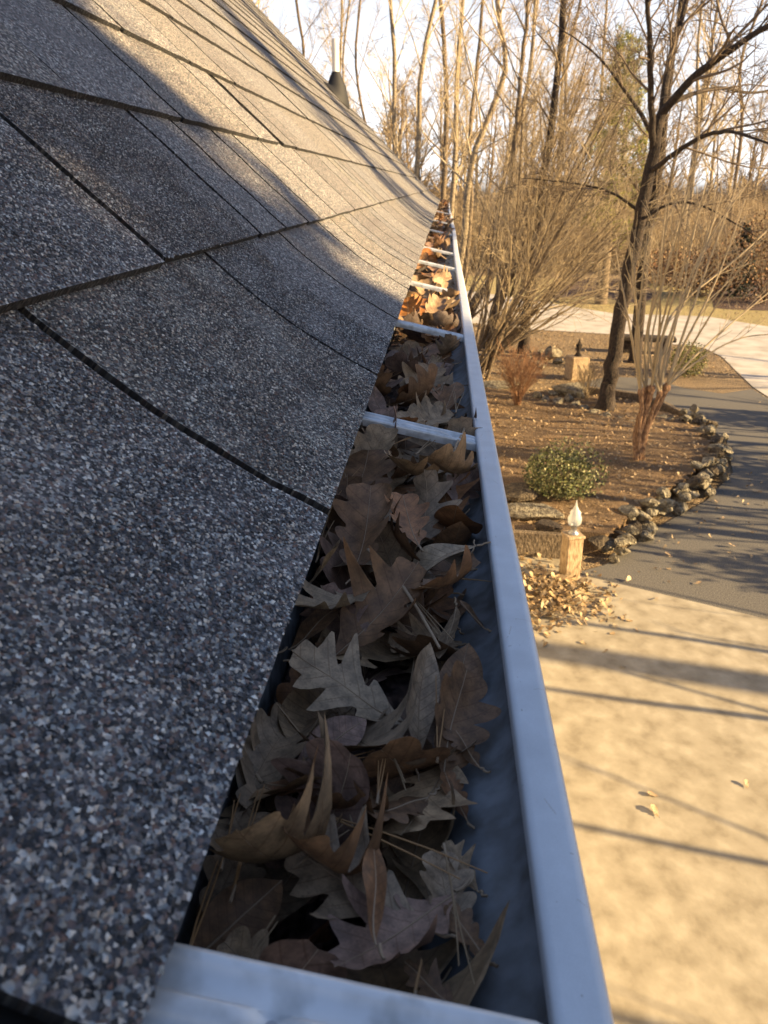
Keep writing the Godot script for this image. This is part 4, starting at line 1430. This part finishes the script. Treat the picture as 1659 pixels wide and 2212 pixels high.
func leaf_shape(kind: int, L: float, curl: float, bend: float, twist: float, wave: float, tint: Color, rows_n := 34) -> Array:
	# returns [blade, stalk]; the leaf runs along +Z from its foot, upper side +Y
	var b := MB.new()
	var rows := []
	var uvs := []
	var M_ := 4
	var ph := rnd(0, TAU)
	var skew := rnd(-0.12, 0.12)
	var roll_up := rnd(-0.04, 0.12)
	var crumple := rnd(0.006, 0.03)
	var place := func(x: float, y: float) -> Vector3:
		var c := curl * (0.6 + 0.8 * y / L)
		var lx := x
		var lz := 0.0
		if absf(c) > 0.01:
			lx = sin(c * x) / c
			lz = (1.0 - cos(c * x)) / c
		lz += roll_up * L * pow(absf(x) / (0.3 * L), 3.0) + crumple * L * sin(x / L * 13.0 + ph * 2.0) * sin(y / L * 8.0 + ph)
		lz += wave * L * sin(y / L * 9.0 + ph + x / L * 6.0) * absf(x) / (0.25 * L) * 0.35
		var a := twist * y / L
		var q := Vector2(lx, lz).rotated(a)
		var ny := y
		var nz := 0.0
		if absf(bend) > 0.01:
			var bb := bend
			ny = sin(bb * y) / bb
			nz = (1.0 - cos(bb * y)) / bb
			return Vector3(q.x, nz + q.y * cos(bb * y), ny - q.y * sin(bb * y))
		return Vector3(q.x, nz + q.y, ny)
	var asym := rnd(0.85, 1.15)
	for i in rows_n + 1:
		var t := float(i) / rows_n
		var row := PackedVector3Array()
		var ur := PackedVector2Array()
		for j in range(-M_, M_ + 1):
			var a := float(j) / M_
			var tt := t + (0.015 if j > 0 else 0.0)
			var w := lobe_width(kind, clampf(tt, 0.0, 1.0)) * L * (asym if j > 0 else 2.0 - asym)
			var x := a * w
			var y: float = t * L * 0.9 + absf(x) * ([0.62, 0.42, 0.2][kind]) * (1.0 - t * 0.35) + skew * x
			row.append(place.call(x, y))
			ur.append(Vector2(0.5 + x / L, clampf(y / L, 0.0, 1.0)))
		rows.append(row)
		uvs.append(ur)
	b.grid(rows, uvs)
	var c0 := tint
	for k in b.v.size():
		var f := 1.0 + 0.25 * noise.get_noise_2d(b.uv[k].x * 5.0 + ph * 9.0, b.uv[k].y * 5.0)
		b.c.append(Color(c0.r * f, c0.g * f, c0.b * f, 1.0))
	var s := MB.new()
	var line := PackedVector3Array()
	for k in 6:
		line.append(Vector3(rnd(-0.001, 0.001), 0.0006 + 0.003 * k * k / 25.0 * wave * 10.0, -L * 0.14 * k / 5.0))
	s.tube(line, 0.0009, 0.0007, 5)
	var rib := PackedVector3Array()
	for k in 9:
		rib.append(place.call(0.0, L * 0.9 * k / 8.0))
	s.tube(rib, 0.0006, 0.0002, 4)
	return [b.mesh(), s.mesh()]

const TONES := {"grey": [Color(0.40, 0.285, 0.18), "grey-brown"], "pale": [Color(0.52, 0.385, 0.245), "pale tan"], "brown": [Color(0.28, 0.15, 0.07), "dark brown"], "rust": [Color(0.36, 0.17, 0.07), "rust-brown"], "plum": [Color(0.36, 0.225, 0.165), "dull purplish"], "tan": [Color(0.45, 0.3, 0.165), "tan"], "orange": [Color(0.42, 0.17, 0.035), "orange"]}
const KINDS := ["pointed-lobed oak leaf", "round-lobed oak leaf", "narrow unlobed leaf"]

func lay_leaf(kind: int, foot: Vector3, tip: Vector3, roll: float, curl: float, bend: float, tone: String, where: String, wide := 1.0, detailed := true) -> void:
	var L := clampf(foot.distance_to(tip) / 0.95, 0.03, 0.105)
	var fwd := (tip - foot).normalized()
	var rt := Vector3.UP.cross(fwd).normalized()
	var up := fwd.cross(rt)
	var bs := Basis(rt, up, fwd) * Basis(Vector3(0, 0, 1), roll)
	var col: Color = TONES[tone][0] * rnd(0.78, 1.15)
	col.a = 1.0
	var m := leaf_shape(kind, L, curl * 2.4 / 0.05, bend * 2.0 / 0.1, rnd(-0.5, 0.5) if not detailed else rnd(-0.2, 0.2), rnd(0.03, 0.1), col, 34 if detailed else 22)
	var state := "curled" if absf(curl) > 0.8 else "flat"
	var o := thing("fallen_leaf", "%s %s %s %s" % [state, TONES[tone][1], KINDS[kind], where], "leaf", foot, "dead leaves in the gutter")
	o.basis = bs * Basis.from_scale(Vector3(wide, 1, 1))
	part(o, "blade", m[0], M.leaf_lobed if kind < 2 else M.leaf_plain)
	part(o, "stalk", m[1], M.stalk)

func pile_top(x: float, z: float) -> float:
	return 2.908 + 0.018 * smoothstep(-0.35, -0.7, z) + 0.008 * noise.get_noise_2d(x * 18.0, z * 9.0) - 0.003 * smoothstep(0.0, 0.04, x)

func build_gutter_leaves() -> void:
	M.stalk = plain(lin(0.3, 0.21, 0.13), 0.7)
	M.needle = plain(lin(0.3, 0.16, 0.06), 0.6)
	M.needle_grey = plain(lin(0.24, 0.16, 0.085), 0.7)
	# damp leaf mould filling the trough below
	var rows := []
	var bm := MB.new()
	for j in 261:
		var z := 0.6 - 13.7 * j / 260.0
		var row := PackedVector3Array()
		for i in 11:
			var x := lerpf(-0.102, 0.013, i / 10.0)
			row.append(Vector3(x, 2.88 + 0.02 * smoothstep(-0.35, -0.7, z) - 0.006 * smoothstep(-0.02, 0.02, x) + 0.006 * noise.get_noise_2d(x * 60.0, z * 40.0), z))
		rows.append(row)
	bm.grid(rows)
	var mould := part(self, "leaf_mould", bm.mesh(), M.dark_litter, "stuff")
	tag(mould, "dark damp leaf mould lying along the gutter floor", "leaf mould")
	# leaves one can pick out: foot and tip on the pile, with height above it
	var hero := [
		[0, 880, 1560, 598, 1442, 0.000, 0.010, 0.10, 0.3, 0.25, "pale", 1.05],
		[1, 500, 1745, 655, 1490, 0.000, 0.012, 0.25, 0.9, -0.3, "grey", 0.9],
		[2, 572, 1690, 735, 1740, 0.010, 0.016, -0.2, 1.3, 0.5, "rust", 1.5],
		[2, 640, 1650, 800, 1560, 0.000, 0.004, 0.1, 0.3, 0.2, "plum", 1.3],
		[2, 900, 1650, 905, 1400, 0.002, 0.016, 0.5, 0.5, 0.2, "grey", 0.7],
		[1, 955, 1690, 985, 1450, 0.004, 0.022, 0.7, 0.8, 0.2, "brown", 1.0],
		[1, 930, 1720, 770, 1800, 0.004, 0.012, 0.2, -0.7, 0.5, "brown", 1.2],
		[0, 930, 2010, 600, 1845, 0.004, 0.012, -0.05, 0.35, 0.2, "grey", 1.0],
		[0, 985, 1930, 700, 2140, 0.006, 0.014, 0.05, 0.3, 0.15, "plum", 0.95],
		[2, 815, 2040, 785, 1815, 0.022, 0.024, 0.9, 0.4, 0.3, "rust", 0.8],
		[2, 380, 2090, 620, 1905, 0.000, 0.008, 0.3, 0.7, 0.3, "brown", 1.3],
		[1, 440, 2010, 560, 1760, 0.000, 0.006, 0.1, 0.4, 0.2, "grey", 1.0],
		[1, 760, 1245, 840, 1062, 0.006, 0.022, -0.25, 0.5, 0.3, "brown", 1.0],
		[1, 1030, 1015, 925, 1095, 0.020, 0.016, 0.4, 0.6, 0.4, "tan", 0.9],
		[2, 1030, 1180, 830, 1195, 0.020, 0.016, 0.1, 0.9, -0.8, "pale", 1.4],
		[2, 640, 1265, 765, 1180, 0.008, 0.022, -0.5, 1.1, 0.6, "tan", 1.2],
		[0, 815, 1270, 610, 1370, 0.012, 0.010, 0.2, 0.5, 0.3, "pale", 0.9],
		[0, 1020, 1195, 945, 1375, 0.014, 0.004, 0.5, 0.6, 0.4, "brown", 0.9],
		[2, 985, 1310, 965, 1445, 0.014, 0.004, 0.8, 0.9, 0.3, "grey", 1.1],
		[0, 720, 1420, 950, 1240, 0.000, 0.004, 0.1, 0.6, 0.3, "brown", 1.0],
		[2, 600, 1400, 760, 1310, 0.000, 0.006, -0.3, 0.9, 0.3, "brown", 1.3],
		[1, 700, 1040, 850, 985, 0.010, 0.014, 0.1, 0.8, 0.4, "tan", 1.1],
		[0, 960, 1020, 850, 1090, 0.012, 0.014, 0.3, 0.7, 0.4, "tan", 1.0],
		[1, 905, 1180, 860, 1090, 0.016, 0.024, 0.2, 0.6, 0.3, "rust", 1.0],
		[0, 790, 1000, 880, 930, 0.008, 0.014, -0.2, 0.8, 0.4, "plum", 1.1],
		[1, 870, 870, 985, 790, 0.004, 0.016, 0.3, 0.5, 0.3, "tan", 1.3],
		[2, 805, 840, 880, 860, 0.010, 0.012, 0.3, 1.0, 0.4, "plum", 1.6],
		[0, 880, 695, 915, 618, 0.012, 0.034, -0.3, 0.6, 0.3, "orange", 1.3],
		[1, 900, 690, 925, 645, 0.008, 0.022, 0.3, 0.8, 0.3, "orange", 1.2],
		[1, 925, 690, 965, 640, 0.012, 0.024, 0.5, 0.8, 0.3, "tan", 1.0],
		[1, 1040, 1660, 960, 1560, 0.004, 0.010, 0.3, 0.7, 0.4, "brown", 1.1],
		[1, 1060, 1780, 970, 1700, 0.002, 0.006, 0.3, 0.6, 0.3, "rust", 1.0],
		[0, 1070, 1930, 960, 1830, 0.002, 0.006, 0.3, 0.6, 0.4, "tan", 1.0],
		[1, 1075, 2080, 985, 1990, 0.002, 0.006, 0.2, 0.7, 0.4, "brown", 1.0],
		[2, 1050, 1360, 985, 1300, 0.006, 0.014, 0.3, 0.9, 0.4, "brown", 1.2],
		[1, 1010, 2060, 930, 1850, 0.000, 0.004, 0.3, 0.6, 0.3, "grey", 1.0],
		[0, 1000, 2190, 860, 2080, 0.000, 0.002, 0.2, 0.5, 0.3, "brown", 1.0],
		[1, 640, 2190, 480, 2040, 0.000, 0.004, -0.2, 0.6, 0.4, "tan", 1.0],
		[1, 690, 1790, 560, 1880, 0.000, 0.002, -0.2, 0.5, 0.4, "plum", 1.1],
		[2, 918, 562, 926, 535, 0.012, 0.034, 0.3, 0.6, 0.3, "orange", 1.4]]
	var spots := ["across the middle of the gutter before the second hanger", "against the shingle edge of the gutter"]
	for k in hero.size():
		var e: Array = hero[k]
		var p := on_level(e[1], e[2], 2.9)
		var q := on_level(e[3], e[4], 2.9)
		var y0 := pile_top(p.x, p.z) + 0.004
		var y1 := pile_top(q.x, q.z) + 0.004
		if p.z > -0.75:
			p = on_level(e[1], e[2], y0 + e[5])
			q = on_level(e[3], e[4], y1 + e[6])
		else:
			p = on_level(e[1], e[2], y0 + e[5] * 0.5)
			q = on_level(e[3], e[4], y0 + e[5] * 0.5)
			q = p + (q - p).limit_length(0.1)
			q.y += e[6] * 0.5
		for w in [0, 1]:
			var r := p if w == 0 else q
			var most := wall_at(r.y) - 0.006
			if w == 0: p.x = clampf(p.x, -0.095, most)
			else: q.x = clampf(q.x, -0.095, most)
		var where := "lying on the heap in the gutter"
		if p.z > -0.8: where = "on the heap between the first two hangers"
		elif p.z > -1.42: where = "on the heap past the second hanger"
		lay_leaf(e[0], p, q, e[7], e[8], e[9], e[10], where, e[11])
	# the rest of the heap
	var names := ["grey", "tan", "brown", "brown", "rust", "plum", "tan", "grey"]
	var zones := [[0.02, 0.5, 76, 0.000], [0.5, 1.0, 72, 0.0], [1.0, 2.2, 80, 0.002], [2.2, 4.2, 56, 0.003]]
	for zn in zones:
		for k in zn[2]:
			var z := -rnd(zn[0], zn[1])
			var x := rnd(-0.09, 0.03)
			var L := rnd(0.06, 0.105)
			var a := rng.randfn() * 0.75 + (PI if rng.randf() < 0.5 else 0.0)
			var d := Vector3(sin(a), 0, cos(a)) * L * 0.5
			var low: float = pile_top(x, z) + rnd(-0.02, 0.002) + zn[3]
			var p := Vector3(x, low, z) - d
			var q := Vector3(x, low + rnd(-0.008, 0.014), z) + d
			if z < -1.0: q.y += rnd(0.0, 0.012)
			p.x = clampf(p.x, -0.098, wall_at(p.y) - 0.008)
			q.x = clampf(q.x, -0.098, wall_at(q.y) - 0.008)
			if p.distance_to(q) < 0.03: continue
			var kind: int = [0, 0, 1, 1, 2][rng.randi() % 5]
			var where := "wedged in the gutter heap beyond the second hanger"
			if z > -0.8: where = "wedged in the gutter heap between the first two hangers"
			elif z < -2.05: where = "wedged in the far stretch of the gutter heap"
			lay_leaf(kind, p, q, rng.randfn() * 0.45, rnd(-0.5, 1.2), rnd(-0.5, 0.9), names[rng.randi() % 8], where, rnd(0.9, 1.3), z > -1.2)
	# leaves further along, too small to tell apart
	var lm: Array = leaf_shape(1, 0.075, 12.0, 5.0, 0.3, 0.08, Color(1, 1, 1), 12)
	var mm := MultiMesh.new()
	mm.transform_format = MultiMesh.TRANSFORM_3D
	mm.use_colors = true
	mm.mesh = lm[0]
	mm.instance_count = 520
	for k in 520:
		var z := -rnd(4.1, 13.0)
		var x := rnd(-0.09, 0.01)
		var far_up := 0.03 * smoothstep(-9.0, -12.0, z)
		mm.set_instance_transform(k, Transform3D(Basis.from_euler(Vector3(rnd(-0.5, 0.4), rnd(0, TAU), rnd(-0.5, 0.5))) * Basis.from_scale(Vector3.ONE * rnd(0.7, 1.2)), Vector3(x, pile_top(x, z) + rnd(-0.01, 0.012) + far_up, z)))
		var c: Color = TONES[names[rng.randi() % 8]][0] * rnd(0.9, 1.3)
		mm.set_instance_color(k, c)
	var o := MultiMeshInstance3D.new()
	o.name = "gutter_leaf_drift"
	o.multimesh = mm
	o.material_override = M.leaf_lobed
	add_child(o)
	tag(o, "drift of dead leaves filling the far stretch of the gutter", "leaves", "", "stuff")
	needles()

func wall_at(y: float) -> float:
	# x of the gutter's inner front face at a height
	if y < 2.872: return -0.004
	if y < 2.902: return lerpf(-0.004, 0.016, (y - 2.872) / 0.03)
	if y < 2.917: return lerpf(0.016, 0.04, (y - 2.902) / 0.015)
	return 0.043

func needle_bundle(p: Vector3, q: Vector3, grey: bool, where: String) -> void:
	var o := thing("pine_needles", "bundle of %s pine needles %s" % ["grey-tan" if grey else "straw-brown", where], "pine needles", p, "pine needles in the gutter")
	var d := q - p
	var n := 2 if rng.randf() < 0.8 else 3
	for k in n:
		var b := MB.new()
		var fan := (Vector3(rnd(-1, 1), rnd(0, 0.5), rnd(-1, 1)) * 0.09 * d.length())
		var sag := Vector3(rnd(-1, 1), 0.5, rnd(-1, 1)) * d.length() * 0.018
		b.tube(PackedVector3Array([Vector3.ZERO, d * 0.33 + fan * 0.3 + sag, d * 0.67 + fan * 0.65 + sag, d + fan]), 0.0005, 0.0003, 5)
		part(o, "needle", b.mesh(), M.needle_grey if grey else M.needle)
	var sb := MB.new()
	sb.tube(PackedVector3Array([-d.normalized() * 0.002, d.normalized() * 0.006]), 0.0008, 0.0007, 6, true)
	part(o, "sheath", sb.mesh(), M.stalk)

func needles() -> void:
	var list := [[500, 1940, 575, 1700, 0], [480, 1870, 490, 1720, 2], [640, 1870, 745, 1790, 1], [700, 1760, 1020, 1890, 0], [760, 1780, 740, 1640, 1], [700, 1650, 810, 1630, 0], [815, 1730, 830, 1620, 0], [840, 1620, 880, 1700, 1], [945, 1640, 960, 1470, 2], [960, 1830, 1010, 2110, 1], [480, 2150, 600, 1990, 1], [890, 2180, 910, 2080, 2], [390, 2060, 480, 1860, 0], [880, 1280, 960, 1380, 1], [960, 950, 990, 1010, 0], [930, 930, 850, 960, 0], [900, 980, 960, 940, 1], [820, 830, 870, 800, 0], [780, 930, 850, 945, 2], [760, 960, 800, 905, 2], [1000, 1250, 1075, 1258, 1], [985, 890, 990, 850, 1], [930, 800, 960, 770, 1], [870, 790, 930, 750, 1], [660, 1210, 720, 1120, 1], [700, 1110, 760, 1010, 0]]
	for e in list:
		var p := on_level(e[0], e[1], 2.925)
		var q := on_level(e[2], e[3], 2.925)
		p = on_level(e[0], e[1], pile_top(p.x, p.z) + 0.02)
		q = on_level(e[2], e[3], pile_top(q.x, q.z) + 0.024)
		p.x = clampf(p.x, -0.09, wall_at(p.y) - 0.001)
		q.x = clampf(q.x, -0.09, wall_at(q.y) - 0.001)
		var where := "on the leaves between the first two hangers" if p.z > -0.8 else "on the leaves past the second hanger"
		needle_bundle(p, q, e[4] == 1, where)
	# twigs
	for e in [[[795, 1188], [860, 1250], [905, 1320], [950, 1400], "bent dark twig lying across the leaves"], [[1010, 905], [1000, 935], [985, 960], [980, 985], "short dark twig beside the second hanger"]]:
		var pts := PackedVector3Array()
		for k in 4:
			var p := on_level(e[k][0], e[k][1], 2.93)
			pts.append(on_level(e[k][0], e[k][1], pile_top(p.x, p.z) + 0.026))
		var b := MB.new()
		b.tube(pts, 0.0016, 0.001, 6, true)
		var o := part(self, "twig", b.mesh(), M.stalk)
		tag(o, e[4], "twig")

func build_ground_litter() -> void:
	# leaves on the pad and the drive that can be told apart
	var lm: Array = leaf_shape(1, 0.075, 14.0, 6.0, 0.3, 0.1, Color(0.6, 0.44, 0.25), 10)
	var proto: Node3D = null
	for e in [[1424, 1720], [1423, 1765], [1615, 1702], [1345, 1340], [1450, 1200], [1500, 1260], [1590, 1180], [1420, 1290], [1560, 1120], [1640, 1060], [1600, 960], [1540, 880]]:
		var p := on_level(e[0], e[1], 0.03)
		var o: Node3D
		if proto == null:
			o = thing("ground_leaf", "curled tan oak leaf lying on the paving", "leaf", p, "leaves scattered on the paving")
			part(o, "blade", lm[0], M.leaf_lobed)
			part(o, "stalk", lm[1], M.stalk)
			proto = o
		else:
			o = proto.duplicate()
			o.name = numbered("ground_leaf")
			add_child(o)
		o.position = p
		o.rotation = Vector3(rnd(-0.2, 0.2), rnd(0, TAU), rnd(-0.2, 0.2))
		o.scale = Vector3.ONE * rnd(0.7, 1.2)
	# drifts nobody could count
	var small := leaf_shape(1, 0.075, 16.0, 6.0, 0.3, 0.1, Color(1, 1, 1), 6)
	var poly := bed_outline()
	var drifts := [["leaf_pile", "heap of tan oak leaves at the foot of the timber post", 900, func():
			var c := on_level(1195, 1290)
			var q := Vector3(c.x + rng.randfn() * 0.22, 0, c.z + rng.randfn() * 0.26)
			var f := exp(-(pow((q.x - c.x) / 0.3, 2.0) + pow((q.z - c.z) / 0.34, 2.0)))
			return Vector3(q.x, 0.03 + rnd(0.0, 0.1) * f, q.z)],
		["bed_leaves", "scattered dry leaves over the mulch bed", 4200, func():
			for k in 30:
				var q := Vector2(rnd(-0.2, 3.7), rnd(-13.0, -6.6))
				if Geometry2D.is_point_in_polygon(q, poly): return Vector3(q.x, bed_height(q.x, q.y) + 0.012, q.y)
			return Vector3(1, bed_height(1, -9) + 0.01, -9)],
		["verge_leaves", "dry leaves over the ground around the road and the far garden", 5000, func():
			for k in 30:
				var u := rnd(1000, 1659)
				var v := rnd(640, 870)
				var q := on_level(u, v, 0.02)
				if q.z < -12.9 and not (q.x > 2.4 and q.z > -14.0) and not Geometry2D.is_point_in_polygon(Vector2(q.x, q.z), road_outline()): return q
			return Vector3(2, 0.02, -15)],
		["drive_leaves", "sparse dry leaves blown along the edge of the driveway", 150, func():
			var a := rnd(0, 1)
			var q := Vector2(1.6, -6.2).lerp(Vector2(3.7, -9.0), a) if rng.randf() < 0.6 else Vector2(3.8, -9.0).lerp(Vector2(5.5, -13.2), a)
			return Vector3(q.x + absf(rng.randfn()) * 0.5 - 0.05, 0.025, q.y + rng.randfn() * 0.2)]]
	for e in drifts:
		var mm := MultiMesh.new()
		mm.transform_format = MultiMesh.TRANSFORM_3D
		mm.use_colors = true
		mm.mesh = small[0]
		mm.instance_count = e[2]
		for k in e[2]:
			mm.set_instance_transform(k, Transform3D(Basis.from_euler(Vector3(rnd(-0.6, 0.6), rnd(0, TAU), rnd(-0.6, 0.6))) * Basis.from_scale(Vector3.ONE * (rnd(0.6, 1.2) if e[0] == "leaf_pile" else rnd(0.35, 0.8))), e[3].call()))
			var c := Color(0.5, 0.33, 0.15).lerp(Color(0.8, 0.62, 0.36), rng.randf()) * rnd(0.6, 1.15)
			mm.set_instance_color(k, c)
		var o := MultiMeshInstance3D.new()
		o.name = numbered(e[0])
		o.multimesh = mm
		o.material_override = M.leaf_lobed
		add_child(o)
		tag(o, e[1], "leaves", "", "stuff")
